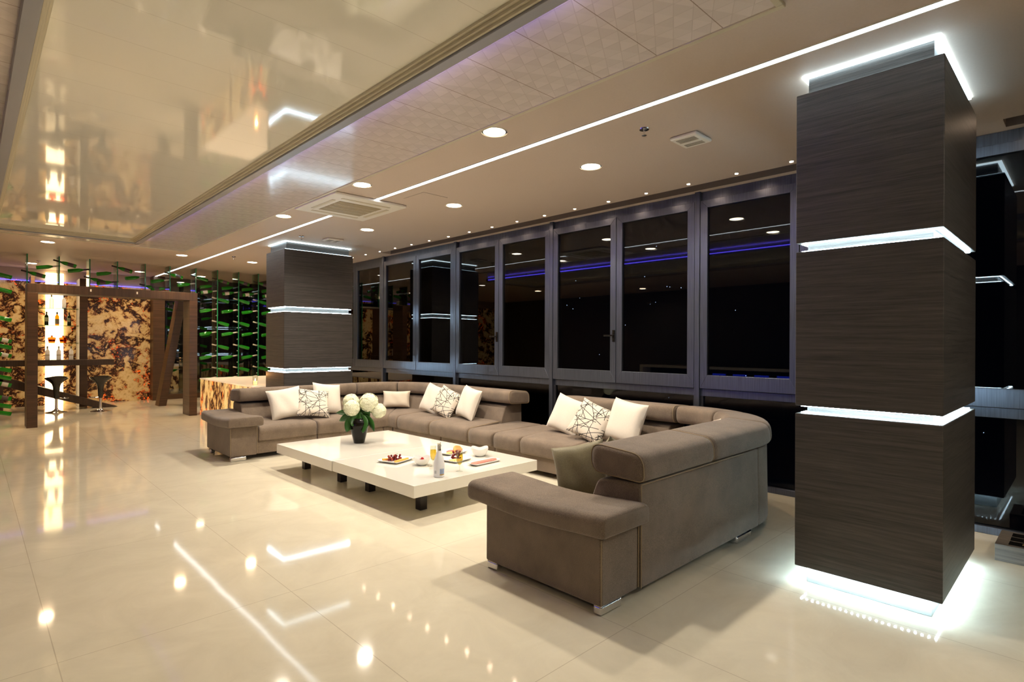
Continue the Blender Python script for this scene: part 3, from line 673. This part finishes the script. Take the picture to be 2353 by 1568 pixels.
for k, (a, d, z, r, lb) in enumerate(heads):
    c = Vector((vx, vy, TZ)) + R_ * a + F_ * d; c.z = TZ + z
    o = thing('hydrangea', lb.replace('low at the rim side', 'high in the vase on the side'), 'flower', (vx, vy, TZ + .28), fl_group)
    top = Vector((vx, vy, TZ + .29)) + R_ * a * .12
    mid_ = (top + c) / 2 + Vector((0, 0, .03))
    MB().tube([Vector((vx, vy, TZ + .06)) + R_ * a * .05, top, mid_, c], .005, 7).build('stem', 'stem', o, smooth=True)
    mb = MB(); mb.sphere(c, r * .84, 20, 14)
    N = 340
    for q in range(N):
        ph = math.acos(1 - 2 * (q + .5) / N); th = PI * (1 + 5 ** .5) * q
        nrm = Vector((math.sin(ph) * math.cos(th), math.sin(ph) * math.sin(th), math.cos(ph)))
        p = c + nrm * r * rnd.uniform(.88, 1.02); u = nrm.orthogonal().normalized(); w_ = nrm.cross(u); a0 = rnd.uniform(0, PI)
        for e in range(4):
            aa = a0 + e * PI / 2; dr = u * math.cos(aa) + w_ * math.sin(aa); sd = nrm.cross(dr); L_ = r * .17
            mb.add([p, p + dr * L_ * .55 + sd * L_ * .42 + nrm * L_ * .12, p + dr * L_ * 1.05 + nrm * L_ * rnd.uniform(-.05, .12), p + dr * L_ * .55 - sd * L_ * .42 + nrm * L_ * .12], [(0, 1, 2, 3)])
    mb.build('flower_head', 'petal', o)
def leaf(o, base, tip, w_, droop):
    base, tip = Vector(base), Vector(tip); d = tip - base; side = (d.cross(F_).normalized() * .85 + d.cross(Vector((0, 0, 1))).normalized() * .5).normalized(); up = side.cross(d).normalized(); mb = MB(); n_ = 9
    for i in range(n_):
        t_ = i / (n_ - 1); c = base + d * t_ + up * (droop * math.sin(PI * t_)); ww = w_ * math.sin(PI * min(1, t_ * .93 + .05)) ** .8
        for sgn, hgt in ((-1, .18), (0, 0), (1, .18)): mb.v.append(tuple(c + side * sgn * ww + up * hgt * ww))
    for i in range(n_ - 1):
        for j in range(2): mb.f.append((i * 3 + j, (i + 1) * 3 + j, (i + 1) * 3 + j + 1, i * 3 + j + 1))
    b = mb.build('leaf', 'leaf', o, smooth=True); m = b.modifiers.new('s', 'SOLIDIFY'); m.thickness = .0015
hy = [o for o in bpy.data.objects if o.name.startswith('hydrangea')]
for k, (a, d, z, a2, d2, z2, w_) in enumerate([(-.05, 0, .33, -.27, -.02, .36, .05), (-.04, -.03, .33, -.22, -.06, .27, .055), (-.03, -.05, .34, -.12, -.12, .15, .065), (-.01, -.06, .36, -.05, -.13, .22, .055), (.04, -.05, .35, .08, -.13, .14, .07),
                                              (.06, -.02, .34, .20, -.08, .15, .055), (.02, -.04, .38, .02, -.10, .24, .055), (0, .05, .34, .03, .02, .52, .06), (.05, -.02, .36, .13, -.03, .30, .06), (-.01, .0, .35, .0, -.03, .46, .06), (.03, 0, .36, .10, -.02, .40, .06)]):
    b = Vector((vx, vy, TZ + z)) + R_ * a + F_ * d; t_ = Vector((vx, vy, TZ + z2)) + R_ * a2 + F_ * d2
    leaf(hy[k % 4], b, t_, w_, .02)

# champagne bottle on table
o = thing('champagne_bottle', 'frosted white champagne bottle with a blue label on the coffee table', 'bottle', (3.05, 4.09, TZ))
bx, by = 3.05, 4.09
MB().lathe([(.044, 0), (.049, .004), (.050, .07), (.049, .115), (.040, .165), (.026, .205), (.0165, .235), (.015, .25)], 32, (bx, by, TZ)).build('glass_body', 'paper_white', o, smooth=True)
MB().lathe([(.0165, .232), (.0162, .268), (.0185, .270), (.0185, .284), (.016, .286), (.016, .298), (.0185, .305), (.012, .309)], 24, (bx, by, TZ)).build('foil_capsule', 'foil_silver', o, smooth=True)
def arc_label(o, name, mat, c, r, z0, z1, a0, a1, m=8):
    mb = MB()
    for k in range(m + 1):
        a = a0 + (a1 - a0) * k / m
        for z in (z0, z1): mb.v.append((c[0] + r * math.cos(a), c[1] + r * math.sin(a), c[2] + z))
    for k in range(m): mb.f.append((2 * k, 2 * k + 2, 2 * k + 3, 2 * k + 1))
    return mb.build(name, mat, o, smooth=True)
cam_a = math.atan2(-by, -bx)
arc_label(o, 'label', 'label_blue', (bx, by, TZ), .0508, .030, .078, cam_a + .15, cam_a + 1.05)
arc_label(o, 'label_band', 'label_gold', (bx, by, TZ), .0511, .022, .030, cam_a + .12, cam_a + 1.05)
for zz in (.034, .046, .058, .07): arc_label(o, 'label_print', 'label_grey', (bx, by, TZ), .0512, zz, zz + .005, cam_a + .25, cam_a + .85)
arc_label(o, 'small_print', 'label_grey', (bx, by, TZ), .0508, .035, .062, cam_a - .95, cam_a - .5)
arc_label(o, 'neck_label', 'black_matt', (bx, by, TZ), .0185, .236, .246, cam_a + .1, cam_a + 1.2)
def flute(x, y, label):
    o = thing('champagne_glass', label, 'glass', (x, y, TZ), 'champagne glasses on the table')
    MB().lathe([(.034, 0), (.033, .002), (.006, .006), (.0045, .012), (.0045, .05), (.008, .056), (.022, .075), (.030, .105), (.031, .14), (.027, .205), (.0262, .205), (.0302, .14), (.029, .105), (.021, .077), (.003, .060)], 28, (x, y, TZ), cap=False).build('glass_body', 'clear', o, smooth=True)
    MB().lathe([(.003, .062), (.020, .078), (.028, .105), (.0292, .14), (.0285, .162)], 24, (x, y, TZ)).build('champagne', 'champagne', o, smooth=True)
flute(3.31, 4.12, 'champagne glass beside the white bottle near the table edge'); flute(3.255, 4.46, 'champagne glass standing behind the white bottle')
def plate(cx, cy, w, d, ang, label, name='serving_plate'):
    mb = MB(); n_ = 10
    ring_ = []
    def rr(sx, sy, r):
        pts = []
        for qx, qy, a0 in ((1, 1, 0), (-1, 1, PI / 2), (-1, -1, PI), (1, -1, 1.5 * PI)):
            for k in range(5): a = a0 + PI / 2 * k / 4; pts.append((qx * (sx - r) + r * math.cos(a), qy * (sy - r) + r * math.sin(a)))
        return pts
    rows = [(.35, 0), (.5, .0), (.86, .006), (1.0, .020), (1.0, .024), (.95, .021), (.80, .008), (.3, .006)]
    for f, z in rows:
        for x, y in rr(w / 2 * f, d / 2 * f, .03 * f): mb.v.append((x, y, z))
    m = 20
    for k in range(len(rows) - 1):
        for i in range(m): mb.f.append((k * m + i, k * m + (i + 1) % m, (k + 1) * m + (i + 1) % m, (k + 1) * m + i))
    mb.f.append(tuple(range(m))[::-1]); mb.f.append(tuple((len(rows) - 1) * m + i for i in range(m)))
    o = mb.build(name, 'porcelain', smooth=True); o.matrix_world = Matrix.Translation((cx, cy, TZ)) @ Matrix.Rotation(ang, 4, 'Z'); tag(o, label, 'plate', 'white plates on the table'); return o
def bowl(cx, cy, r, h, ang, label):
    mb = MB(); m = 32; rows = [(.42, 0), (.46, .0), (.62, .12), (.82, .45), (.95, .8), (1.0, 1.0), (.97, 1.0), (.90, .8), (.76, .45), (.5, .16), (.1, .12)]
    for k, (f, z) in enumerate(rows):
        sq = min(1, z) * .5
        for i in range(m):
            a = 2 * PI * i / m; q = abs(math.cos(2 * a)); fl = 1 + .22 * sq * (q ** 2 - .3) * 2
            mb.v.append((r * f * fl * math.cos(a), r * f * fl * math.sin(a), h * z * (1 + (.22 * (q ** 2) - .1) * (z > .5))))
    for k in range(len(rows) - 1):
        for i in range(m): mb.f.append((k * m + i, k * m + (i + 1) % m, (k + 1) * m + (i + 1) % m, (k + 1) * m + i))
    mb.f.append(tuple(range(m))[::-1]); mb.f.append(tuple((len(rows) - 1) * m + i for i in range(m)))
    o = mb.build('serving_bowl', 'porcelain', smooth=True); o.matrix_world = Matrix.Translation((cx, cy, TZ)) @ Matrix.Rotation(ang, 4, 'Z'); tag(o, label, 'bowl', 'white bowls on the table'); return o
plate(3.13, 4.93, .30, .26, D(20), 'square white plate of grapes and orange cheese, nearest the vase')
bowl(3.22, 4.60, .085, .075, D(10), 'white flared bowl holding red berries beside the grape plate')
plate(3.60, 4.54, .28, .24, D(10), 'square white plate with dark grapes and pale yellow cheese behind the glasses')
plate(3.80, 4.86, .30, .24, D(15), 'square white plate with melon and ham farthest from the bottle')
bowl(3.93, 4.55, .095, .085, D(5), 'white flared bowl near the window side table edge')
plate(3.72, 4.24, .38, .13, D(4), 'narrow white tray of salami slices')
def grapes(cx, cy, n_, spread, label, seed, layers=2):
    o = thing('grape_bunch', label, 'grapes', (cx, cy, TZ + .01)); r = random.Random(seed); pts = []
    tries = 0
    while len(pts) < n_ and tries < 3000:
        tries += 1; a = r.uniform(0, 2 * PI); q = spread * math.sqrt(r.random()); x, y = cx + q * math.cos(a) * 1.3, cy + q * math.sin(a) * .7; z = TZ + .019
        for _ in range(layers + 1):
            if all((Vector((x, y, z)) - Vector(p)).length > .0205 for p in pts): pts.append((x, y, z)); break
            z += .017
    for i, p in enumerate(pts): MB().sphere(p, .0115, 12, 8, (1, 1, 1.08)).build('grape', 'grape' if i % 4 else 'grape_light', o, smooth=True)
    MB().tube([(cx, cy, TZ + .03), (cx + .01, cy, TZ + .06), (cx + .03, cy - .01, TZ + .07)], .0018, 6).build('stem', 'stem', o, smooth=True)
grapes(3.13, 4.95, 22, .055, 'bunch of red grapes on the plate nearest the vase', 2)
grapes(3.60, 4.53, 24, .045, 'tall heap of dark grapes on the plate behind the champagne glass', 8, 4)
cb = MB().box(-.0125, .0125, -.0125, .0125, 0, .018).build('cheese_cube', 'cheese', bevel=.003, smooth=True); first = [cb]
def cube_at(x, y, z, a, label, group, mat=None):
    o = first.pop() if first else cb.copy()
    if o is not cb: col.objects.link(o)
    if mat: o.data = o.data.copy(); o.data.materials[0] = M[mat]
    o.location = (x, y, z); o.rotation_euler = (0, 0, a); tag(o, label, 'cheese', group)
r = random.Random(4)
for i in range(9): cube_at(3.065 + i * .021, 4.83 + i * .006 + r.uniform(-.004, .004), TZ + .010, r.uniform(-.3, .3), 'orange cheese cube along the front rim of the grape plate', 'orange cheese cubes on the grape plate')
for i in range(5): cube_at(3.035 + i * .022, 5.005 - i * .012, TZ + .010, r.uniform(-.4, .4), 'orange cheese cube behind the grapes on the plate nearest the vase', 'orange cheese cubes behind the grapes')
y_ = []
for i in range(9): cube_at(3.50 + (i % 5) * .026, 4.465 + (i // 5) * .03, TZ + .010, r.uniform(-.4, .4), 'pale yellow cheese piece before the dark grapes', 'pale cheese pieces before the dark grapes', 'cheese_yellow')
for i in range(5): cube_at(3.71 + i * .026, 4.82, TZ + .010, r.uniform(-.4, .4), 'pale yellow cheese piece on the far plate', 'pale cheese pieces on the far plate', 'cheese_yellow')
for i in range(4):
    o = MB().lathe([(.004, 0), (.03, .002), (.028, .016), (.006, .02)], 16).build('ham_roll', 'salami', smooth=True); o.location = (3.77 + i * .035, 4.875 + (i % 2) * .02, TZ + .010)
    tag(o, 'pink folded ham slice on the far plate', 'ham', 'folded ham on the far plate')
for i in range(3):
    mb = MB().tube([(-.07 + .14 * k / 8, .02 * math.sin(PI * k / 8), .016 + .012 * math.sin(PI * k / 8)) for k in range(9)], .013, 8)
    o = mb.build('melon_slice', 'melon', smooth=True); o.location = (3.86 + i * .02, 4.83 + i * .035, TZ + .012 + i * .006); o.rotation_euler = (0, 0, .25 + i * .1); tag(o, 'orange melon wedge leaning on the far plate', 'melon', 'melon wedges on the far plate')
for i in range(13):
    o = MB().lathe([(.001, 0), (.038, 0), (.038, .003), (.001, .003)], 20, cap=False).build('salami_slice', 'salami', smooth=True)
    o.location = (3.585 + i * .0225, 4.235 + .0016 * i, TZ + .017 + (i % 2) * .001); o.rotation_euler = (0, D(-10), 0); tag(o, 'red salami slice in the overlapping row on the narrow tray', 'salami', 'salami slices on the narrow tray')
o = MB().sphere((3.225, 4.60, TZ + .058), .016, 14, 10).build('cherry', 'berry', smooth=True); tag(o, 'single round red cherry on top of the berry bowl', 'cherry')
o = MB().lathe([(.001, .04), (.045, .042), (.05, .05), (.03, .056), (.001, .058)], 20, (3.215, 4.60, TZ), cap=False).build('berry_sauce', 'berry', smooth=True); tag(o, 'red berry sauce filling the bowl beside the grapes', 'sauce')
o = MB().lathe([(.001, .05), (.05, .048), (.056, .052), (.03, .056), (.001, .06)], 20, (3.93, 4.55, TZ), cap=False).build('dip', P('dip_pink', (.85, .62, .5), .4), smooth=True); tag(o, 'pale pink dip in the bowl near the window side table edge', 'dip')

# ------------------------------------------------------------------ portal
po = thing('wooden_portal', 'tall free-standing walnut portal framing the bar', 'portal', (2.04, 13.05, 0))
PY0, PY1 = 12.8, 13.28
MB().box(.722, .868, PY0, PY1, 0, 2.36).build('post', 'portal_wood', po, bevel=.004)
MB().box(3.235, 3.38, PY0, PY1, 0, 2.36).build('post', 'portal_wood', po, bevel=.004)
MB().box(.722, 3.38, PY0, PY1, 2.36, 2.515).build('header', 'beam_wood', po, bevel=.004)
for x in (1.61, 2.33): MB().box(x - .012, x + .012, PY0 - .004, PY0, 2.425, 2.47).build('white_tag', 'white', po)
# inner bar frame with slanted post
bf = thing('slanted_frame', 'walnut frame with a leaning post behind the portal', 'frame', (2.3, 15.4, 0))
MB().box(.86, 1.02, 15.2, 15.55, 0, 2.55).build('post', 'portal_wood', bf, bevel=.004)
MB().box(.86, 3.95, 15.2, 15.55, 2.55, 2.70).build('header', 'beam_wood', bf, bevel=.004)
MB().prism([(3.20, 0), (3.36, 0), (3.775, 2.55), (3.61, 2.55)], 'y', 15.2, 15.55).build('slanted_post', 'portal_wood', bf, bevel=.004)
# shelf unit
su = thing('bar_shelf_unit', 'glass-shelved bottle unit in front of the glowing panel', 'shelf', (1.45, 16.5, 0))
MB().box(1.83, 1.98, 16.2, 16.78, 0, 2.96).build('upright', 'portal_wood', su, bevel=.004); MB().box(.98, 1.05, 16.3, 16.78, 0, 2.96).build('upright', 'portal_wood', su, bevel=.004)
SZ = [2.265, 1.875, 1.475]
for z in SZ: MB().box(1.05, 1.83, 16.38, 16.76, z - .012, z).build('glass_shelf', 'shelf_glass', su)
# bar counter with diagonal leg
bc = thing('bar_counter', 'walnut bar counter carried on a diagonal beam behind the stools', 'bar counter', (1.5, 15.9, 0))
MB().box(.40, 2.42, 15.75, 16.12, .975, 1.10).build('counter_top', 'beam_wood', bc, bevel=.004)
MB().prism([(.40, .60), (.40, .80), (2.50, .0), (2.08, .0)], 'y', 15.75, 16.05).build('diagonal_leg', 'beam_wood', bc, bevel=.004)
MB().box(.40, .52, 15.75, 16.1, 0, .975).build('post', 'portal_wood', bc, bevel=.004)
# stools
def stool(x, y, rz, label):
    o = thing('bar_stool', label, 'bar stool', (0, 0, 0), 'black bar stools')
    MB().lathe([(.19, 0), (.19, .006), (.17, .014), (.08, .03), (.04, .055), (.028, .08)], 36).build('base', 'chrome', o, smooth=True)
    MB().lathe([(.024, .07), (.024, .34)], 20).build('column', 'chrome', o, smooth=True)
    mb = MB(); m = 32; rows = [(.036, .30), (.048, .36), (.055, .48), (.062, .56), (.082, .62), (.125, .665), (.175, .70), (.205, .735), (.20, .742), (.12, .722), (.05, .712), (.01, .71)]
    for r_, z in rows:
        for i in range(m):
            a = 2 * PI * i / m; fx = 1.0; fy = .85; lift = .034 * max(0, (r_ - .1) / .1) * math.sin(a) ** 2
            mb.v.append((r_ * math.cos(a) * fx, r_ * math.sin(a) * fy, z + lift - .01))
    for k in range(len(rows) - 1):
        for i in range(m): mb.f.append((k * m + i, k * m + (i + 1) % m, (k + 1) * m + (i + 1) % m, (k + 1) * m + i))
    mb.f.append(tuple(range(m))[::-1]); mb.f.append(tuple((len(rows) - 1) * m + i for i in range(m)))
    mb.build('seat', 'black', o, smooth=True)
    MB().tube([(.03, 0, .31)] + [(.15 + .06 * math.cos(a), .09 * math.sin(a) * 1.0, .30) for a in [D(q) for q in range(-170, 171, 20)]] + [(.03, 0, .31)], .008, 8).build('footrest', 'chrome', o, smooth=True)
    MB().tube([(.03, -.01, .66), (.12, -.05, .62), (.2, -.06, .60)], .005, 6).build('lever', 'chrome', o, smooth=True)
    o.location = (x, y, 0); o.rotation_euler = (0, 0, rz)
stool(1.34, 15.28, D(-20), 'black bar stool in front of the glowing panel'); stool(2.055, 14.92, D(150), 'black bar stool in front of the onyx wall beyond the bar counter end')

# shelf bottles
def lathe_bottle(prof, name, mat, cap_mat, x, y, z, label, group, lab=None, capz=None):
    o = thing(name, label, 'bottle', (x, y, z), group)
    MB().lathe(prof, 20, (x, y, z)).build('glass_body', mat, o, smooth=True)
    r0, zt_ = prof[-1]; MB().lathe([(r0 * 1.15, zt_ - (capz or .04)), (r0 * 1.15, zt_ + .012)], 16, (x, y, z)).build('cap', cap_mat, o, smooth=True)
    if lab: arc_label(o, 'label', lab[0], (x, y, z), prof[1][0] + .0015, lab[1], lab[2], -PI, 0, 10)
wine = [(.034, 0), (.037, .004), (.037, .20), (.030, .225), (.014, .245), (.013, .30)]
vod = [(.036, 0), (.040, .004), (.040, .19), (.028, .215), (.014, .235), (.013, .29)]
def SX(px): return 1.28 + (px - 107) * .0078
yb = 16.56
lathe_bottle(wine, 'spirit_bottle', sheet_glass('glass_yellowish', (.9, .9, .6), 1.35, .7, .1), 'foil_silver', SX(117), yb, SZ[0], 'pale bottle with yellow base on the top glass shelf', 'bottles on the bar shelves')
lathe_bottle(wine, 'spirit_bottle', 'frost', 'foil_dark', SX(146), yb, SZ[0], 'white bottle with blue base on the top glass shelf', 'bottles on the bar shelves', ('label_blue', .0, .02))
lathe_bottle(wine, 'wine_bottle', 'wine_dark', 'foil_dark', SX(106), yb, SZ[1], 'dark wine bottle on the middle shelf beside the portal upright', 'bottles on the bar shelves', ('label_cream', .09, .18))
lathe_bottle(wine, 'spirit_bottle', 'spirit_amber', 'foil_dark', SX(130), yb, SZ[1], 'amber bottle in the middle of the middle glass shelf', 'bottles on the bar shelves', ('label_tan', .03, .15))
lathe_bottle(wine, 'wine_bottle', 'wine_dark', 'foil_dark', SX(158), yb, SZ[1], 'dark wine bottle on the middle shelf beside the wooden upright', 'bottles on the bar shelves', ('label_cream', .09, .18))
dec = [(.050, 0), (.056, .004), (.075, .10), (.072, .12), (.02, .135), (.018, .155)]
for px, lb in ((118, 'squat orange whisky decanter beside the portal upright on the lowest shelf'), (144, 'squat orange whisky decanter on the lowest shelf toward the wooden upright')):
    lathe_bottle(dec, 'whisky_decanter', 'spirit_orange', 'foil_dark', SX(px), yb, SZ[2], lb, 'decanters on the lowest glass shelf', ('label_gold', .03, .08), .005)
for px, lb in ((105, 'white vodka bottle on the bar counter beside the portal upright'), (130, 'white vodka bottle in the middle of the bar counter'), (158, 'white vodka bottle on the bar counter beside the wooden upright')):
    lathe_bottle(vod, 'vodka_bottle', 'frost', 'foil_silver', SX(px) - .02, 15.98, 1.10, lb, 'white bottles on the bar counter', ('label_cream', .09, .12))

# ------------------------------------------------------------------ wine rack of glass fins
FY0, FY1 = 14.30, 14.72
fx_full = [(.31, 'before the portal, beside the stone wall'), (3.74, 'first past the portal'), (4.20, 'second past the portal'), (4.67, 'third past the portal'), (5.13, 'fourth past the portal'), (5.60, 'beside the windows')]
fx_top = [(.806, 'directly over the portal upright'), (1.29, 'first over the portal opening'), (1.78, 'second over the portal opening'), (2.25, 'third over the portal opening'), (2.75, 'fourth over the portal opening'), (3.22, 'last over the portal opening')]
def fin(x, z0, where):
    o = thing('glass_fin', 'upright green-edged glass fin of the bottle rack, ' + where, 'glass fin', (x, (FY0 + FY1) / 2, z0), 'glass fins of the bottle rack')
    MB().box(x - .009, x + .009, FY0 + .012, FY1, z0, H).build('glass_sheet', 'fin_glass', o)
    MB().box(x - .010, x + .010, FY0, FY0 + .012, z0, H).build('polished_edge', 'green_edge', o)
    if z0 < 1:
        z = .75
        while z < 2.6:
            MB().lathe([(.013, 0), (.013, .008)], 10).build('connector', 'white', o, smooth=True, M4=Matrix.Translation((x - .018, FY0 + .05, z)) @ Matrix.Rotation(PI / 2, 4, 'Y')); z += .277
for x, w in fx_full: fin(x, 0.0, w)
for x, w in fx_top: fin(x, 2.54, w)
struct(MB().box(.80, 3.74, 14.36, 14.40, 2.50, 2.54).build('trim_5', 'alu_cream'))
# rack bottle prototypes: axis along +x from neck tip (0) to base
def rack_proto(labelled, pale):
    o = thing('champagne_bottle', None, 'bottle', (0, 0, 0), 'green champagne bottles in the glass rack')
    R90 = Matrix.Rotation(PI / 2, 4, 'Y')
    MB().lathe([(.013, .03), (.0135, .09), (.017, .125), (.028, .160), (.036, .185), (.039, .21), (.039, .365), (.036, .378), (.018, .37)], 24).build('glass_body', 'bottle_green', o, smooth=True, M4=R90)
    MB().lathe([(.012, 0), (.017, .004), (.0175, .022), (.0155, .03), (.0165, .12), (.0195, .14)], 16).build('foil_capsule', 'foil_pale' if pale else 'foil_dark', o, smooth=True, M4=R90)
    if labelled: MB().lathe([(.0398, .235), (.0398, .33)], 20, cap=False).build('label', 'label_cream' if pale else 'label_dark', o, smooth=True, M4=R90)
    return o
protos = {(a, b): rack_proto(a, b) for a in (0, 1) for b in (0, 1)}; used = set()
def rack_bottle(x, y, z, kind, lab, pale, label, tilt=13):
    key = (lab, pale); o = protos[key] if key not in used else dup(protos[key]); used.add(key)
    if kind == 'B':  # neck tip before the fin, base away and lower
        o.location = (x - .085, y, z + .05); o.rotation_euler = (0, D(tilt), 0)
    else:            # neck inserted from the other side, base toward -x, lower
        o.location = (x + .03, y, z + .05); o.rotation_euler = (0, D(tilt), PI)
    o['label'] = label
names = {4.20: 'second fin past the portal', 3.74: 'first fin past the portal', 4.67: 'third fin past the portal', 5.13: 'fourth fin past the portal', 5.60: 'fin beside the windows', .31: 'fin beside the stone wall',
         .806: 'fin over the portal upright', 1.29: 'first fin over the portal opening', 1.78: 'second fin over the portal opening', 2.25: 'third fin over the portal opening', 2.75: 'fourth fin over the portal opening', 3.22: 'last fin over the portal opening'}
YB = 14.42
bot = []
rowsR = [(3.01, 'B'), (2.85, 'A'), (2.72, 'a'), (2.56, 'B'), (2.29, 'A'), (2.01, 'B'), (1.75, 'A'), (1.45, 'B'), (1.19, 'A'), (.91, 'B'), (.68, 'A')]
for x in (4.20, 4.67, 5.13, 5.60):
    for i, (z, k) in enumerate(rowsR):
        if x == 5.60 and k == 'B': continue
        bot.append((x, z, k, i in (0, 2), 0 if i < 2 else 1))
bot += [(3.74, 3.04, 'B', 0, 0), (3.74, 2.86, 'A', 0, 1)]
bot += [(3.22, 3.06, 'B', 1, 0), (3.22, 2.90, 'A', 0, 1), (3.22, 2.72, 'a', 1, 0), (2.25, 3.18 - .07, 'B', 1, 0), (2.75, 2.93, 'A', 0, 1), (2.25, 2.78, 'a', 1, 0), (2.25, 2.98, 'A', 0, 1), (1.29, 3.20 - .07, 'B', 1, 0), (1.78, 3.0, 'A', 0, 0), (1.78, 2.84, 'B', 1, 0), (1.29, 3.02, 'A', 0, 1), (.806, 2.88, 'B', 1, 0), (2.75, 2.76, 'B', 1, 0)]
zs_ = [2.82, 2.54, 2.00, 1.59, 1.47, 1.31, 1.03, .88, .75, .49, .34, .20]
for i, z in enumerate(zs_): bot.append((.31, z, 'B', i in (3, 5, 8, 9), 1 if i in (3, 5, 6, 8) else 0))
by = {}
for t_ in bot: by.setdefault(t_[0], []).append(t_)
for x, L_ in by.items():
    L_.sort(key=lambda q: -q[1])
    for i, (x, z, k, lab, pale) in enumerate(L_):
        nm = ORD[i] if i < len(L_) - 1 or len(L_) == 1 else 'lowest'
        lb = 'green champagne bottle, %s down the %s' % (nm, names[x]) if nm not in ('topmost', 'lowest') else 'green champagne bottle, %s of those on the %s' % (nm, names[x])
        rack_bottle(x, YB + (.0 if k != 'a' else -.05), z - .045, 'B' if k == 'B' else 'A', int(lab), int(pale), lb, 15 if k == 'B' else 11)
for key, o in protos.items():
    if key not in used:
        for c in kids(o): bpy.data.objects.remove(c)
        bpy.data.objects.remove(o)
cl = bpy.data.lights.new('candle_light', 'POINT'); cl.energy = 3; cl.color = (1, .45, .15); cl.shadow_soft_size = .01
clo = bpy.data.objects.new('candle_light', cl); col.objects.link(clo); clo.location = (3.70, 10.45, .93)
# added lamps without fittings, brightening the rack bottles
for x in (.6, 3.9, 4.7, 5.3): lamp('rack_fill_lamp', (x, 13.7, H - .03), 7, .06, (1, .82, .62), 110)

# ------------------------------------------------------------------ low onyx counter, candle
lc = thing('onyx_counter', 'low backlit onyx counter behind the sofa in front of the bottle rack', 'counter', (4.4, 11.7, 0))
MB().box(3.56, 5.3, 10.2, 13.25, 0, .715).build('body', 'onyx_low', lc, bevel=.002)
MB().box(3.55, 5.31, 10.19, 13.26, .715, .74).build('counter_top', 'counter_top', lc, bevel=.002)
cd = thing('candle_holder', 'glass candle holder with a lit candle on the low onyx counter', 'candle', (3.70, 10.45, .74))
MB().lathe([(.045, 0), (.045, .16), (.042, .16), (.042, .006), (.002, .006)], 24, (3.70, 10.45, .741), cap=False).build('glass_cylinder', 'clear', cd, smooth=True)
MB().lathe([(.034, .007), (.034, .07), (.006, .068)], 20, (3.70, 10.45, .741)).build('candle_wax', 'wax', cd, smooth=True)
MB().lathe([(.002, .07), (.009, .085), (.006, .10), (.001, .118)], 10, (3.70, 10.45, .741)).build('flame', 'flame', cd, smooth=True)

# ------------------------------------------------------------------ display plinth beyond the near pillar
dp = thing('display_plinth', 'low wooden plinth with engraved plates beside the near pillar', 'plinth', (5.37, -.1, 0))
MB().box(5.17, 5.59, -.75, .47, 0, .118).build('body', 'plinth_wood', dp, bevel=.003)
for k, x in enumerate((5.245, 5.365, 5.485)):
    pl_ = MB().box(x - .045, x + .045, -.10, .40, .118, .123).build('name_plate', 'black', dp, bevel=.001)
    g = MB()
    for q in range(4):
        y0 = .33 - q * .115; g.box(x - .018, x - .012, y0 - .06, y0, .123, .1236); g.box(x + .012, x + .018, y0 - .06, y0, .123, .1236); g.box(x - .018, x + .018, y0 - .004, y0, .123, .1236); g.box(x - .006, x + .006, y0 - .05, y0 - .02, .123, .1236)
    o2 = g.build('engraving', 'gold', pl_)
    o2.location = (0, 0, 0)
o = thing('black_stand', 'black stand foot on the low wooden plinth', 'stand', (5.52, .14, .118))
MB().box(5.44, 5.57, -.15, .20, .124, .16).build('base', 'black', o, bevel=.006); MB().lathe([(.03, .16), (.03, .62)], 16, (5.52, .02, 0)).build('post', 'black', o, smooth=True)

# ------------------------------------------------------------------ counter behind the viewer (shows in the window glass)
wc = thing('reception_counter', 'long white counter with blue lit panels mirrored in the window glass', 'counter', (-2.4, 6.6, 0))
MB().box(-2.7, -2.1, 4.2, 9.0, .86, .93).box(-2.7, -2.1, 8.9, 9.0, 0, .86).box(-2.7, -2.1, 4.2, 4.3, 0, .86).build('frame', 'white_lacquer', wc, bevel=.004)
MB().box(-2.6, -2.5, 4.3, 8.9, 0, .86).build('back_panel', 'black_matt', wc)
for k in range(6): MB().box(-2.5, -2.48, 4.45 + k * .55, 4.80 + k * .55, .25, .74).build('lit_panel', 'blue_panel', wc)

# ------------------------------------------------------------------ world, camera, view
w = bpy.data.worlds.new('night'); SC.world = w; w.use_nodes = True
w.node_tree.nodes['Background'].inputs[0].default_value = (.010, .014, .03, 1); w.node_tree.nodes['Background'].inputs[1].default_value = .25
f, yaw, sh, roll = 1290., .7690, 6.5, .0045
F = Vector((math.sin(yaw), math.cos(yaw), 0)); R0 = Vector((math.cos(yaw), -math.sin(yaw), 0)); U0 = Vector((0, 0, 1))
R = R0 * math.cos(roll) + U0 * math.sin(roll); U = U0 * math.cos(roll) - R0 * math.sin(roll)
cam = bpy.data.cameras.new('camera'); co = bpy.data.objects.new('camera', cam); col.objects.link(co)
m4 = Matrix((R, U, -F)).transposed().to_4x4(); m4.translation = (0, 0, 1.5); co.matrix_world = m4
cam.sensor_width = 36; cam.lens = 36 * f / 2353; cam.shift_y = sh / 2353; cam.clip_start = .02; cam.clip_end = 300
SC.camera = co
SC.view_settings.view_transform = 'Standard'; SC.view_settings.look = 'None'; SC.view_settings.gamma = 1; SC.view_settings.exposure = 0.34
SC.view_settings.use_curve_mapping = False
try:
    SC.cycles.use_denoising = True; SC.cycles.max_bounces = 8; SC.cycles.diffuse_bounces = 4; SC.cycles.glossy_bounces = 4; SC.cycles.use_adaptive_sampling = True; SC.cycles.adaptive_threshold = .09; SC.cycles.adaptive_min_samples = 16; SC.cycles.transparent_max_bounces = 10
    SC.cycles.sample_clamp_indirect = 6; SC.cycles.caustics_reflective = False; SC.cycles.caustics_refractive = False
except Exception: pass
